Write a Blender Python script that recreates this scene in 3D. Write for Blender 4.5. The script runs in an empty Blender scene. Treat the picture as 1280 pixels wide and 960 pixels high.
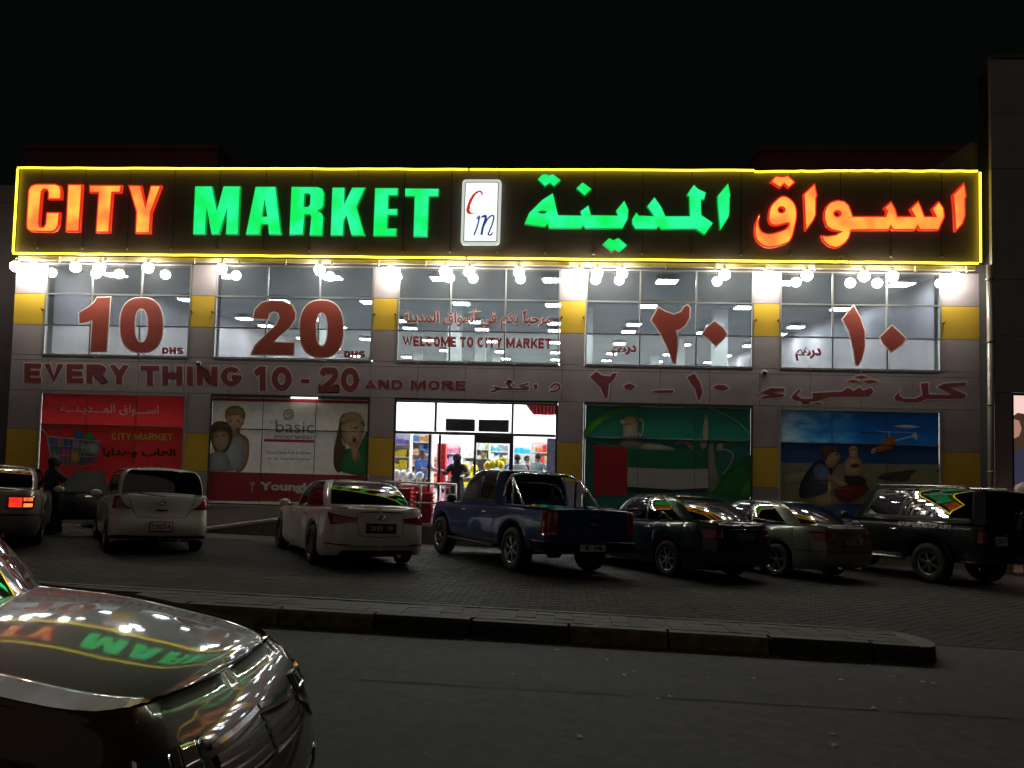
import bpy, bmesh, math, random
from mathutils import Vector, Matrix
from mathutils.geometry import tessellate_polygon
rnd = random.Random(7)
sc = bpy.context.scene
COL = sc.collection

# ------------------------------------------------------------------ camera
F_PX, YAW, PITCH, ROLL = 959.55, -0.0613367, 0.0504717, 0.0236392
CAM = Vector((13.840269, -19.309319, 2.4))
def cam_axes():
    cy, sy, cp, sp, cr, sr = (math.cos(YAW), math.sin(YAW), math.cos(PITCH),
                              math.sin(PITCH), math.cos(ROLL), math.sin(ROLL))
    f = Vector((sy*cp, cy*cp, sp)); r = Vector((cy, -sy, 0)); u = r.cross(f)
    return r*cr + u*sr, -r*sr + u*cr, f
R_, U_, F_ = cam_axes()
cd = bpy.data.cameras.new('camera'); cam = bpy.data.objects.new('camera', cd); COL.objects.link(cam)
cam.matrix_world = Matrix(((R_.x, U_.x, -F_.x, CAM.x), (R_.y, U_.y, -F_.y, CAM.y),
                           (R_.z, U_.z, -F_.z, CAM.z), (0, 0, 0, 1)))
cd.sensor_fit = 'HORIZONTAL'; cd.sensor_width = 36.0; cd.lens = F_PX/1280*36.0
cd.clip_start = 0.05; cd.clip_end = 600
sc.camera = cam
# ------------------------------------------------------------------ world, city glow, exposure
world = bpy.data.worlds.new('World'); sc.world = world; world.use_nodes = True
world.node_tree.nodes['Background'].inputs[0].default_value = (0.62, 0.9, 0.86, 1)
world.node_tree.nodes['Background'].inputs[1].default_value = 0.0024
sd = bpy.data.lights.new('city_glow', 'SUN'); sd.energy = 0.11; sd.angle = math.radians(100)
sd.color = (1.0, 0.83, 0.66)
sun = bpy.data.objects.new('city_glow', sd); COL.objects.link(sun)
sun.rotation_euler = Vector((-0.25, -0.8, 0.75)).to_track_quat('Z', 'Y').to_euler()
sc.view_settings.view_transform = 'Standard'; sc.view_settings.look = 'None'
sc.view_settings.exposure = 0.0; sc.view_settings.gamma = 1.0
sc.cycles.max_bounces = 7; sc.cycles.transparent_max_bounces = 10
sc.cycles.sample_clamp_indirect = 6.0
sc.cycles.caustics_reflective = False; sc.cycles.caustics_refractive = False

# ------------------------------------------------------------------ measuring helpers
YW = 0.45                                   # plane of the shop wall; the sign box stands at y = 0
def W(x, y, Y=YW):                          # a point measured in the photograph -> the plane y = Y
    d = F_ + R_*((x-640)/F_PX) + U_*((480-y)/F_PX)
    t = (Y-CAM.y)/d.y
    return (CAM.x + d.x*t, CAM.z + d.z*t)
def gz(X, Y):                               # the ground falls towards the shop
    return 0.83563566 - 0.07983407*(Y+19.3) - 0.0181572*(X-13.8)
GN = Vector((0.0181572, 0.07983407, 1)).normalized()
Z1 = (4, 0, 180); Z2 = (4.923, 220, 190); Z3 = (4.923, 460, 190); Z4 = (4, 640, 200); Z5 = (4, 920, 200)
ZA = (4.923, 0, 320); ZB = (4.923, 220, 320); ZC = (4.923, 460, 320); ZD = (4.923, 700, 320); ZE = (4.267, 940, 320)
def zp(pts, z, Y=YW):                       # enlarged-crop coordinates -> plane
    return [W(a/z[0]+z[1], b/z[0]+z[2], Y) for a, b in pts]

# ------------------------------------------------------------------ materials
MATS = {}
def mat(name, col, rough=0.6, metal=0.0, var=0.0, scale=6.0, bump=0.0, coat=0.0, spec=0.5, obj=True, croll=0.03):
    if name in MATS: return MATS[name]
    m = bpy.data.materials.new(name); m.use_nodes = True; nt = m.node_tree; b = nt.nodes['Principled BSDF']
    b.inputs['Base Color'].default_value = (*col, 1); b.inputs['Roughness'].default_value = rough
    b.inputs['Metallic'].default_value = metal; b.inputs['Specular IOR Level'].default_value = spec
    if coat: b.inputs['Coat Weight'].default_value = coat; b.inputs['Coat Roughness'].default_value = croll
    if var or bump:
        tc = nt.nodes.new('ShaderNodeTexCoord'); n = nt.nodes.new('ShaderNodeTexNoise')
        n.inputs['Scale'].default_value = scale; n.inputs['Detail'].default_value = 5
        nt.links.new(tc.outputs['Object'], n.inputs['Vector'])
        if var:
            r = nt.nodes.new('ShaderNodeValToRGB')
            r.color_ramp.elements[0].position = 0.3; r.color_ramp.elements[1].position = 0.7
            r.color_ramp.elements[0].color = (*[c*(1-var) for c in col], 1)
            r.color_ramp.elements[1].color = (*[min(1, c*(1+var)) for c in col], 1)
            nt.links.new(n.outputs['Fac'], r.inputs['Fac']); nt.links.new(r.outputs['Color'], b.inputs['Base Color'])
        if bump:
            n2 = nt.nodes.new('ShaderNodeTexNoise'); n2.inputs['Scale'].default_value = scale*6; n2.inputs['Detail'].default_value = 6
            nt.links.new(tc.outputs['Object'], n2.inputs['Vector'])
            bp = nt.nodes.new('ShaderNodeBump'); bp.inputs['Strength'].default_value = bump; bp.inputs['Distance'].default_value = 0.01
            nt.links.new(n2.outputs['Fac'], bp.inputs['Height']); nt.links.new(bp.outputs['Normal'], b.inputs['Normal'])
    MATS[name] = m; return m
def emis(name, col, strength, col2=None, scale=1.5, base=(0.2, 0.2, 0.2)):
    if name in MATS: return MATS[name]
    m = bpy.data.materials.new(name); m.use_nodes = True; nt = m.node_tree; b = nt.nodes['Principled BSDF']
    b.inputs['Base Color'].default_value = (*base, 1); b.inputs['Roughness'].default_value = 0.4
    b.inputs['Emission Color'].default_value = (*col, 1); b.inputs['Emission Strength'].default_value = strength
    if col2:
        tc = nt.nodes.new('ShaderNodeTexCoord'); n = nt.nodes.new('ShaderNodeTexNoise')
        n.inputs['Scale'].default_value = scale; n.inputs['Detail'].default_value = 2
        nt.links.new(tc.outputs['Object'], n.inputs['Vector'])
        r = nt.nodes.new('ShaderNodeValToRGB'); r.color_ramp.elements[0].position = 0.38; r.color_ramp.elements[1].position = 0.62
        r.color_ramp.elements[0].color = (*col, 1); r.color_ramp.elements[1].color = (*col2, 1)
        nt.links.new(n.outputs['Fac'], r.inputs['Fac']); nt.links.new(r.outputs['Color'], b.inputs['Emission Color'])
    MATS[name] = m; return m
def glass(name, tint, refl=0.09, dust=0.0, dustcol=(0.6, 0.65, 0.66), rough=0.02):
    """architectural pane: tinted see-through layer, a mirror layer that grows at grazing angles, a film of dust"""
    if name in MATS: return MATS[name]
    m = bpy.data.materials.new(name); m.use_nodes = True; nt = m.node_tree
    for n in list(nt.nodes): nt.nodes.remove(n)
    o = nt.nodes.new('ShaderNodeOutputMaterial'); t = nt.nodes.new('ShaderNodeBsdfTransparent'); t.inputs[0].default_value = (*tint, 1)
    d = nt.nodes.new('ShaderNodeBsdfDiffuse'); d.inputs[0].default_value = (*dustcol, 1)
    g = nt.nodes.new('ShaderNodeBsdfGlossy'); g.inputs['Roughness'].default_value = rough
    m1 = nt.nodes.new('ShaderNodeMixShader'); m1.inputs[0].default_value = dust
    m2 = nt.nodes.new('ShaderNodeMixShader'); lw = nt.nodes.new('ShaderNodeLayerWeight'); lw.inputs[0].default_value = 0.35
    mr = nt.nodes.new('ShaderNodeMapRange'); mr.inputs['To Min'].default_value = refl; mr.inputs['To Max'].default_value = 0.9
    nt.links.new(lw.outputs['Fresnel'], mr.inputs['Value']); nt.links.new(mr.outputs[0], m2.inputs[0])
    nt.links.new(t.outputs[0], m1.inputs[1]); nt.links.new(d.outputs[0], m1.inputs[2])
    nt.links.new(m1.outputs[0], m2.inputs[1]); nt.links.new(g.outputs[0], m2.inputs[2]); nt.links.new(m2.outputs[0], o.inputs[0])
    MATS[name] = m; return m

# ------------------------------------------------------------------ mesh builder and naming
class MB:
    def __init__(s): s.v = []; s.f = []; s.mi = []; s.mats = []; s.sm = []
    def m(s, mt):
        if mt not in s.mats: s.mats.append(mt)
        return s.mats.index(mt)
    def face(s, idx, mt, smooth=False): s.f.append(tuple(idx)); s.mi.append(s.m(mt)); s.sm.append(smooth)
    def add(s, vs): n = len(s.v); s.v += [tuple(v) for v in vs]; return n
    def box(s, x0, x1, y0, y1, z0, z1, mt, bev=0.0):
        if bev:
            bm = bmesh.new(); bmesh.ops.create_cube(bm, size=1)
            bmesh.ops.scale(bm, vec=(x1-x0, y1-y0, z1-z0), verts=bm.verts)
            bmesh.ops.translate(bm, vec=((x0+x1)/2, (y0+y1)/2, (z0+z1)/2), verts=bm.verts)
            bmesh.ops.bevel(bm, geom=bm.edges[:], offset=bev, segments=2, affect='EDGES', profile=0.7)
            s.bm(bm, mt, True); return s
        n = s.add([(x0,y0,z0),(x1,y0,z0),(x1,y1,z0),(x0,y1,z0),(x0,y0,z1),(x1,y0,z1),(x1,y1,z1),(x0,y1,z1)])
        for q in ((0,3,2,1),(4,5,6,7),(0,1,5,4),(1,2,6,5),(2,3,7,6),(3,0,4,7)): s.face([n+k for k in q], mt)
        return s
    def bm(s, bm, mt, smooth=False, M=None):
        n = len(s.v); bm.verts.index_update()
        for v in bm.verts: s.v.append(tuple((M @ v.co) if M else v.co))
        for f in bm.faces: s.face([n+v.index for v in f.verts], mt, smooth)
        bm.free()
    def tube(s, pts, r, mt, n=8, caps=True):
        pts = [Vector(p) for p in pts]; rings = []
        up = Vector((0, 0, 1)); rr = r if isinstance(r, (list, tuple)) else [r]*len(pts)
        px = None
        for i, p in enumerate(pts):
            d = (pts[min(i+1, len(pts)-1)] - pts[max(i-1, 0)]).normalized()
            a = px if px is not None else (up if abs(d.z) < 0.9 else Vector((1, 0, 0)))
            x = (a - d*a.dot(d)).normalized(); px = x; y = d.cross(x)
            rings.append(s.add([p + (x*math.cos(2*math.pi*k/n) + y*math.sin(2*math.pi*k/n))*rr[i] for k in range(n)]))
        for a, b in zip(rings, rings[1:]):
            for k in range(n): s.face((a+k, a+(k+1) % n, b+(k+1) % n, b+k), mt, True)
        if caps: s.face([rings[0]+k for k in range(n)][::-1], mt); s.face([rings[-1]+k for k in range(n)], mt)
        return s
    def lathe(s, prof, mt, axis='X', n=24, c=(0, 0, 0), smooth=True):
        c = Vector(c); R = []
        for a, r in prof:
            ring = []
            for k in range(n):
                co, si = math.cos(2*math.pi*k/n)*r, math.sin(2*math.pi*k/n)*r
                ring.append(c + (Vector((a, co, si)) if axis == 'X' else Vector((co, a, si)) if axis == 'Y' else Vector((co, si, a))))
            R.append(s.add(ring))
        for a, b in zip(R, R[1:]):
            for k in range(n): s.face((a+k, a+(k+1) % n, b+(k+1) % n, b+k), mt, smooth)
        return s
    def plate(s, polys, Y, depth, mt, side=None):
        """flat shape with holes, in the x-z plane: front at Y, returns going back by depth"""
        loops = [[Vector((x, z, 0)) for x, z in lp] for lp in polys]
        flat = [p for lp in loops for p in lp]
        n = s.add([(p.x, Y, p.y) for p in flat])
        for t in tessellate_polygon(loops):
            a, b, c = (flat[k] for k in t)
            cr = (b-a).cross(c-a).z
            t = t if cr > 0 else (t[0], t[2], t[1])
            s.face([n+k for k in t], mt)
        if depth:
            nb = s.add([(p.x, Y+depth, p.y) for p in flat]); o = 0
            for lp in loops:
                k = len(lp)
                for i in range(k): s.face((n+o+i, n+o+(i+1) % k, nb+o+(i+1) % k, nb+o+i), side or mt)
                o += k
        return s
    def quad(s, a, b, c, d, mt): n = s.add([a, b, c, d]); s.face((n, n+1, n+2, n+3), mt); return s
    def mesh(s, name):
        me = bpy.data.meshes.new(name); me.from_pydata(s.v, [], s.f)
        for m_ in s.mats: me.materials.append(m_)
        me.polygons.foreach_set('material_index', s.mi); me.polygons.foreach_set('use_smooth', s.sm); me.update()
        return me
    def build(s, name, parent=None, loc=None, **tags):
        o = bpy.data.objects.new(name, s.mesh(name)); COL.objects.link(o)
        if parent: o.parent = parent
        if loc: o.location = loc
        for k, v in tags.items(): o[k] = v
        return o
def empty(name, loc, label, cat, group=None, rot=None):
    o = bpy.data.objects.new(name, None); COL.objects.link(o); o.location = loc; o.empty_display_size = 0.2
    o['label'] = label; o['category'] = cat
    if group: o['group'] = group
    if rot is not None: o.rotation_euler = rot
    return o
def inst(o, parent=None, loc=None, rot=None):
    c = o.copy(); COL.objects.link(c)
    if parent is not None: c.parent = parent
    if loc is not None: c.location = loc
    if rot is not None: c.rotation_euler = rot
    return c
def kids(o): return [c for c in bpy.data.objects if c.parent == o]
def copy_tree(o, parent=None, ch_map=None):
    c = o.copy(); COL.objects.link(c)
    if parent is not None: c.parent = parent
    for k in (ch_map or kids)(o): copy_tree(k, c)
    return c
def box(name, x0, x1, y0, y1, z0, z1, mt, parent=None, bev=0.0, **t):
    return MB().box(x0, x1, y0, y1, z0, z1, mt, bev).build(name, parent, **t)

# ---- lettering: stroke glyphs for block capitals, and the built-in font for Arabic
def spline(pts, n=6):
    out = []
    for i in range(len(pts)-1):
        p0, p1, p2, p3 = (pts[max(i-1, 0)], pts[i], pts[i+1], pts[min(i+2, len(pts)-1)])
        for k in range(n):
            t = k/n
            out.append(tuple(0.5*((2*p1[j]) + (-p0[j]+p2[j])*t + (2*p0[j]-5*p1[j]+4*p2[j]-p3[j])*t*t + (-p0[j]+3*p1[j]-3*p2[j]+p3[j])*t**3) for j in (0, 1)))
    out.append(tuple(pts[-1])); return out
def thick(pts, T):
    L, Rr = [], []; n = len(pts)
    for i, p in enumerate(pts):
        a = Vector(pts[i]) - Vector(pts[i-1]) if i > 0 else None
        b = Vector(pts[i+1]) - Vector(pts[i]) if i < n-1 else None
        a = (a or b).normalized(); b = (b or a).normalized()
        m_ = Vector((-(a.y+b.y), a.x+b.x)); m_ = m_.normalized() if m_.length > 1e-6 else Vector((-a.y, a.x))
        k = 1/max(0.45, m_.dot(Vector((-a.y, a.x))))
        L.append((p[0]+m_.x*T/2*k, p[1]+m_.y*T/2*k)); Rr.append((p[0]-m_.x*T/2*k, p[1]-m_.y*T/2*k))
    return L + Rr[::-1]
def arc(cx, cy, rx, ry, a0, a1, n=14):
    return [(cx+rx*math.cos(math.radians(a0+(a1-a0)*i/n)), cy+ry*math.sin(math.radians(a0+(a1-a0)*i/n))) for i in range(n+1)]
def glyph(c, w, T):
    """strokes of a capital in a box w x 1, pen width T -> list of outlines"""
    h = T/2; x0, x1, y0, y1 = h, w-h, h, 1-h; cx = w/2; ym = 0.5
    S = {'E': [[(x1+h, y0), (x0, y0), (x0, y1), (x1+h, y1)], [(x0, ym), (x1+h*.6, ym)]],
     'F': [[(x0, 0), (x0, y1), (x1+h, y1)], [(x0, ym), (x1+h*.4, ym)]], 'U': [[(x0, 1), (x0, .35)] + arc(cx, .35, cx-h, .35-h, 180, 360, 12) + [(x1, 1)]], 'P': [[(x0, 0), (x0, 1)], [(x0, y1)] + arc(x1-.25, .70, .25, .3-h, 90, -90) + [(x0, .4+h)]],
     'V': [[(x0, 1), (cx, y0*.4), (x1, 1)]], 'Y': [[(x0, 1), (cx, .42), (x1, 1)], [(cx, .5), (cx, 0)]],
     'T': [[(0, y1), (w, y1)], [(cx, y1), (cx, 0)]], 'H': [[(x0, 0), (x0, 1)], [(x1, 0), (x1, 1)], [(x0, ym), (x1, ym)]],
     'I': [[(cx, 0), (cx, 1)]], 'N': [[(x0, 0), (x0, 1)], [(x1, 0), (x1, 1)], [(x0, 1-h*.7), (x1, h*.7)]],
     'M': [[(x0, 0), (x0, 1)], [(x1, 0), (x1, 1)], [(x0, 1-h*.5), (cx, .12), (x1, 1-h*.5)]],
     'W': [[(x0*.8, 1), (w*.28, h*.6), (cx, .85), (w*.72, h*.6), (w-x0*.8, 1)]],
     'A': [[(x0*.8, 0), (cx, 1-h*.5), (w-x0*.8, 0)], [(w*.25, .28), (w*.75, .28)]],
     'L': [[(x0, 1), (x0, y0), (x1+h, y0)]], 'K': [[(x0, 0), (x0, 1)], [(x1+h*.3, 1), (x0+h, .42)], [(w*.42, .62), (x1+h*.3, 0)]],
     'R': [[(x0, 0), (x0, 1)], [(x0, y1)] + arc(x1-(.25), .72, .25, .28-h, 90, -90) + [(x0, .44+h)], [(w*.5, .48), (x1+h*.3, 0)]],
     'D': [[(x0, 0), (x0, 1)], [(x0, y1)] + arc(w*.45, .5, x1-w*.45, .5-h, 90, -90) + [(x0, y0)]],
     'C': [arc(cx, .5, cx-h, .5-h, 42, 318, 20)],
     'G': [arc(cx, .5, cx-h, .5-h, 42, 330, 20) + [(x1, .5)], [(cx*1.05, .45), (x1+h, .45)]],
     'O': [arc(cx, .5, cx-h, .5-h, 0, 360, 26)], '0': [arc(cx, .5, cx-h, .5-h, 0, 360, 26)],
     'S': [spline([(x1, .76), (w*.68, y1), (w*.3, y1), (x0, .74), (w*.3, .55), (w*.7, .46), (x1, .27), (w*.7, y0), (w*.3, y0), (x0, .24)], 4)],
     '1': [[(w*.58, 0), (w*.58, 1)], [(w*.05, .68), (w*.5, .92)]],
     '2': [spline([(x0, .66), (w*.24, .86), (cx, y1), (w*.82, .86), (x1, .66), (x1-.04, .54)], 4), [(x1-.01, .60), (w*.66, .44), (x0*1.3, h*1.1)], [(0, y0), (w, y0)]],
     '3': [spline([(x0, .78), (cx, y1), (x1, .75), (cx, .53)], 4), spline([(cx, .53), (x1, .28), (cx, y0), (x0, .24)], 4)],
     '4': [[(w*.72, 0), (w*.72, 1)], [(w*.72, 1-h*.6), (x0, .3)], [(x0*.7, .28), (w, .28)]],
     '5': [[(x1, y1), (x0, y1), (x0, .55)], spline([(x0, .55), (cx, .62), (x1, .34), (cx, y0), (x0, .2)], 4)],
     '6': [arc(cx, .3, cx-h, .3-h, 0, 360, 20), spline([(x1, .9), (cx*.8, .85), (x0, .35)], 4)],
     '7': [[(0, y1), (x1, y1), (w*.35, 0)]],
     '8': [arc(cx, .27, cx-h, .27-h, 0, 360, 20), arc(cx, .75, cx-h, .25-h, 0, 360, 20)],
     '9': [arc(cx, .7, cx-h, .3-h, 0, 360, 20), spline([(x0, .1), (cx*1.2, .15), (x1, .65)], 4)],
     '-': [[(0, .42), (w, .42)]], '\'': [[(cx, 1), (cx, .75)]]}[c]
    return [[(max(-.02, min(w+.02, a)), max(0, min(1, b))) for a, b in thick(s, T)] for s in S]
WID = {'I': .36, 'M': 1.1, 'W': 1.25, '1': .62, '-': .42, 'L': .68, 'E': .72, 'T': .78, ' ': .38}
def word_shapes(s, T=0.26, gap=0.08, wk=0.84):
    x = 0; out = []
    for c in s:
        w = WID.get(c, wk)
        if c == ' ': x += w; out.append(None); continue
        out.append([[(px+x, py) for px, py in o] for o in glyph(c, w, T)]); x += w+gap
    return out, x-gap
def warp(quad):                            # unit square -> wall quad (tl, tr, br, bl)
    tl, tr, br, bl = quad
    return lambda u, v: tuple((bl[j]*(1-u)+br[j]*u)*(1-v) + (tl[j]*(1-u)+tr[j]*u)*v for j in (0, 1))
def word(s, quad, Y, mt, parent, depth=0.004, T=0.26, gap=0.08, name='letter', edge=None, ew=0.0, wk=0.84, single=False):
    """block capitals filling a quad on the plane Y; each letter its own mesh"""
    sh, tot = word_shapes(s, T, gap, wk); w = warp(quad); objs = []; big = MB()
    for g in sh:
        if not g: continue
        mb = big if single else MB(); k = 0
        for o in g:
            q = [w(px/tot, py) for px, py in o]
            mb.plate([q], Y-0.0006*k, depth, mt); k += 1
        if edge:
            g2 = [[(px, py) for px, py in o] for o in g]
            for o in g2:
                c_ = Vector((sum(p[0] for p in o)/len(o), sum(p[1] for p in o)/len(o)))
                q = [w(*(lambda p: (p[0]/tot, p[1]))(p)) for p in grow(o, ew)]
                mb.plate([q], Y+0.002+0.0004*k, 0, edge); k += 1
        if not single: objs.append(mb.build(name, parent))
    if single: objs.append(big.build(name, parent))
    return objs
def grow(poly, d):
    """offset an outline outwards by d"""
    n = len(poly); A = sum(poly[i][0]*poly[(i+1) % n][1]-poly[(i+1) % n][0]*poly[i][1] for i in range(n))
    sgn = 1 if A > 0 else -1; out = []
    P = []
    for p in poly:
        if not P or (abs(p[0]-P[-1][0]) + abs(p[1]-P[-1][1])) > 1e-6: P.append(p)
    n = len(P)
    for i in range(n):
        a = Vector(P[i]) - Vector(P[i-1]); b = Vector(P[(i+1) % n]) - Vector(P[i])
        if a.length < 1e-9 or b.length < 1e-9: out.append(P[i]); continue
        a.normalize(); b.normalize(); na = Vector((a.y, -a.x))*sgn; nb = Vector((b.y, -b.x))*sgn
        m_ = na+nb; m_ = m_.normalized() if m_.length > 1e-4 else na
        k = min(2.0, 1/max(0.35, m_.dot(na))); out.append((P[i][0]+m_.x*d*k, P[i][1]+m_.y*d*k))
    return out
def shape(polys, Y, mt, parent, name, depth=0.004, edge=None, ew=0.0, side=None):
    mb = MB().plate(polys, Y, depth, mt, side)
    if edge: mb.plate([grow(polys[0], ew)], Y+0.0025, 0, edge)
    return mb.build(name, parent)
def font_mesh(s, quad, Y, mt, parent, name, off=0.0, depth=0.003):
    c = bpy.data.curves.new('t', 'FONT'); c.body = s; c.size = 1; c.offset = off; c.resolution_u = 3
    o = bpy.data.objects.new('t', c); COL.objects.link(o); dg = bpy.context.evaluated_depsgraph_get()
    me = bpy.data.meshes.new_from_object(o.evaluated_get(dg)); COL.objects.unlink(o); bpy.data.objects.remove(o)
    xs = [v.co.x for v in me.vertices]; ys = [v.co.y for v in me.vertices]
    x0, x1, y0, y1 = min(xs), max(xs), min(ys), max(ys); w = warp(quad)
    mb = MB(); mb.add([(lambda q: (q[0], Y, q[1]))(w((v.co.x-x0)/(x1-x0), (v.co.y-y0)/(y1-y0))) for v in me.vertices])
    for p in me.polygons: mb.face(list(p.vertices), mt)
    bpy.data.meshes.remove(me)
    return mb.build(name, parent)
def arabic(s):
    """shape an Arabic word run with presentation forms, in visual order"""
    F = {'ا': (0xFE8D, 0xFE8E), 'أ': (0xFE83, 0xFE84), 'ب': (0xFE8F, 0xFE90, 0xFE91, 0xFE92), 'ة': (0xFE93, 0xFE94),
         'ث': (0xFE99, 0xFE9A, 0xFE9B, 0xFE9C), 'ح': (0xFEA1, 0xFEA2, 0xFEA3, 0xFEA4), 'د': (0xFEA9, 0xFEAA), 'ر': (0xFEAD, 0xFEAE),
         'س': (0xFEB1, 0xFEB2, 0xFEB3, 0xFEB4), 'ع': (0xFEC9, 0xFECA, 0xFECB, 0xFECC), 'ف': (0xFED1, 0xFED2, 0xFED3, 0xFED4),
         'ق': (0xFED5, 0xFED6, 0xFED7, 0xFED8), 'ك': (0xFED9, 0xFEDA, 0xFEDB, 0xFEDC), 'ل': (0xFEDD, 0xFEDE, 0xFEDF, 0xFEE0),
         'م': (0xFEE1, 0xFEE2, 0xFEE3, 0xFEE4), 'ن': (0xFEE5, 0xFEE6, 0xFEE7, 0xFEE8), 'ه': (0xFEE9, 0xFEEA, 0xFEEB, 0xFEEC),
         'و': (0xFEED, 0xFEEE), 'ي': (0xFEF1, 0xFEF2, 0xFEF3, 0xFEF4), 'ـ': (0x640,)*4}
    out = ''
    for i, c in enumerate(s):
        if c not in F: out += c; continue
        pv = i > 0 and s[i-1] in F and len(F[s[i-1]]) == 4; nx = i < len(s)-1 and s[i+1] in F
        f = F[c]
        out += chr(f[(3 if nx and pv else 2 if nx else 1 if pv else 0)] if len(f) == 4 else f[1 if pv else 0])
    return out[::-1]
def rect(x0, x1, z0, z1): return [(x0, z0), (x1, z0), (x1, z1), (x0, z1)]
def ell(cx, cz, rx, rz, n=28, p=2.0, a0=0):
    o = []
    for k in range(n):
        a = 2*math.pi*k/n+a0; c, s_ = math.cos(a), math.sin(a)
        o.append((cx+rx*math.copysign(abs(c)**(2/p), c), cz+rz*math.copysign(abs(s_)**(2/p), s_)))
    return o
def pquad(z, x0, y0, x1, y1, sl=0.0, Y=YW):   # crop box -> wall quad tl, tr, br, bl; sl = fall of the right end
    return zp([(x0, y0), (x1, y0+sl), (x1, y1+sl), (x0, y1)], z, Y)
#@@SETTING
# ------------------------------------------------------------------ ground
asphalt = mat('asphalt', (0.042, 0.040, 0.036), 0.78, var=0.4, scale=9, bump=0.6)
concrete = mat('concrete', (0.15, 0.14, 0.12), 0.8, var=0.35, scale=3, bump=0.4)
paverm = [mat('paver_a', (0.040, 0.036, 0.031), 0.8, spec=.25, var=0.3, scale=2, bump=0.3), mat('paver_b', (0.033, 0.029, 0.026), 0.8, spec=.25, var=0.3, scale=2, bump=0.3),
          mat('paver_c', (0.047, 0.042, 0.037), 0.8, spec=.25, var=0.3, scale=2, bump=0.3)]
black = mat('black_rubber', (0.012, 0.012, 0.012), 0.6)
def mottle(m, scale, amt):                  # broad stains and worn areas on top of the fine grain
    nt = m.node_tree; b = nt.nodes['Principled BSDF']; src = b.inputs['Base Color'].links[0].from_socket
    tc = nt.nodes.new('ShaderNodeTexCoord'); n = nt.nodes.new('ShaderNodeTexNoise'); n.inputs['Scale'].default_value = scale; n.inputs['Detail'].default_value = 7; n.inputs['Roughness'].default_value = .65
    mp = nt.nodes.new('ShaderNodeMapping'); mp.inputs['Scale'].default_value = (.35, 1, 1); nt.links.new(tc.outputs['Object'], mp.inputs[0]); nt.links.new(mp.outputs[0], n.inputs['Vector'])
    r = nt.nodes.new('ShaderNodeMapRange'); r.inputs['From Min'].default_value = .35; r.inputs['From Max'].default_value = .65; r.inputs['To Min'].default_value = 1-amt; r.inputs['To Max'].default_value = 1+amt
    mx = nt.nodes.new('ShaderNodeMix'); mx.data_type = 'RGBA'; mx.blend_type = 'MULTIPLY'; mx.inputs['Factor'].default_value = 1
    nt.links.new(n.outputs['Fac'], r.inputs['Value']); nt.links.new(src, mx.inputs['A']); nt.links.new(r.outputs[0], mx.inputs['B']); nt.links.new(mx.outputs['Result'], b.inputs['Base Color'])
mottle(asphalt, .6, .35); mottle(concrete, .8, .3)
for m_ in paverm: mottle(m_, .35, .4)
def sheet(name, x0, x1, y0, y1, mt, dz=0.0, **t):
    mb = MB(); mb.quad(*[(x, y, gz(x, y)+dz) for x, y in ((x0, y0), (x1, y0), (x1, y1), (x0, y1))], mt)
    return mb.build(name, **t)
sheet('road', -160, 190, -90, -10.4, asphalt, 0.0, kind='structure')
lot = sheet('parking_lot', -30, 60, -10.4, 0.44, mat('bedding_sand', (0.06, 0.052, 0.045), 0.95, var=0.3, scale=8), -0.03, kind='structure')
sheet('open_ground', -160, 190, 0.44, 90, mat('sand_ground', (0.2, 0.17, 0.13), 0.95, var=0.3, scale=1), -0.02, kind='structure')
# block paving: 20 x 10 cm blocks in running bond
pm = MB(); near = []
PX, PY, PH = 0.2, 0.1, 0.05
def brick_mesh():
    mb = MB(); a, b, g = PX/2-0.003, PY/2-0.003, 0.006
    lo = mb.add([(-a, -b, 0), (a, -b, 0), (a, b, 0), (-a, b, 0)]); mi = mb.add([(-a, -b, PH-g), (a, -b, PH-g), (a, b, PH-g), (-a, b, PH-g)])
    hi = mb.add([(-a+g, -b+g, PH), (a-g, -b+g, PH), (a-g, b-g, PH), (-a+g, b-g, PH)])
    for k in range(4):
        mb.face((lo+k, lo+(k+1) % 4, mi+(k+1) % 4, mi+k), paverm[0]); mb.face((mi+k, mi+(k+1) % 4, hi+(k+1) % 4, hi+k), paverm[0])
    mb.face((hi, hi+1, hi+2, hi+3), paverm[0]); return mb
bmb = brick_mesh(); bmesh_shared = []
for pmz in paverm:
    me = bmb.mesh('paver'); me.materials.clear(); me.materials.append(pmz); bmesh_shared.append(me)
slope_rot = Vector((0, 0, 1)).rotation_difference(GN).to_euler()
rows = int((10.36-0.9)/PY)
for j in range(rows):
    y = -10.36 + (j+0.5)*PY
    for i in range(int(38/PX)):
        x = -7 + i*PX + (0.1 if j % 2 else 0.0)
        z = gz(x, y) - PH + 0.003 + rnd.uniform(-0.001, 0.0015)
        k = rnd.randrange(3) if rnd.random() < 0.5 else 0
        if j < 10 and 11.3 < x < 17.2:
            near.append((x, y, z, k)); continue
        if y > -1.9 and 4.5 < x < 14.6: continue
        a, b = PX/2-0.004, PY/2-0.004; rx = rnd.uniform(-.0015, .0015)
        n = pm.add([(x-a, y-b, z+PH+rx*.4), (x+a, y-b, z+PH-rx*.4), (x+a, y+b, z+PH-rx*.4-b*.16), (x-a, y+b, z+PH+rx*.4-b*.16),
                    (x-a-.003, y-b-.003, z+PH-.02), (x+a+.003, y-b-.003, z+PH-.02), (x+a+.003, y+b+.003, z+PH-.02), (x-a-.003, y+b+.003, z+PH-.02)])
        pm.face((n, n+1, n+2, n+3), paverm[k])
        for q in range(4): pm.face((n+4+q, n+4+(q+1) % 4, n+(q+1) % 4, n+q), paverm[k])
pm.build('block_paving', lot, kind='stuff')
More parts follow.
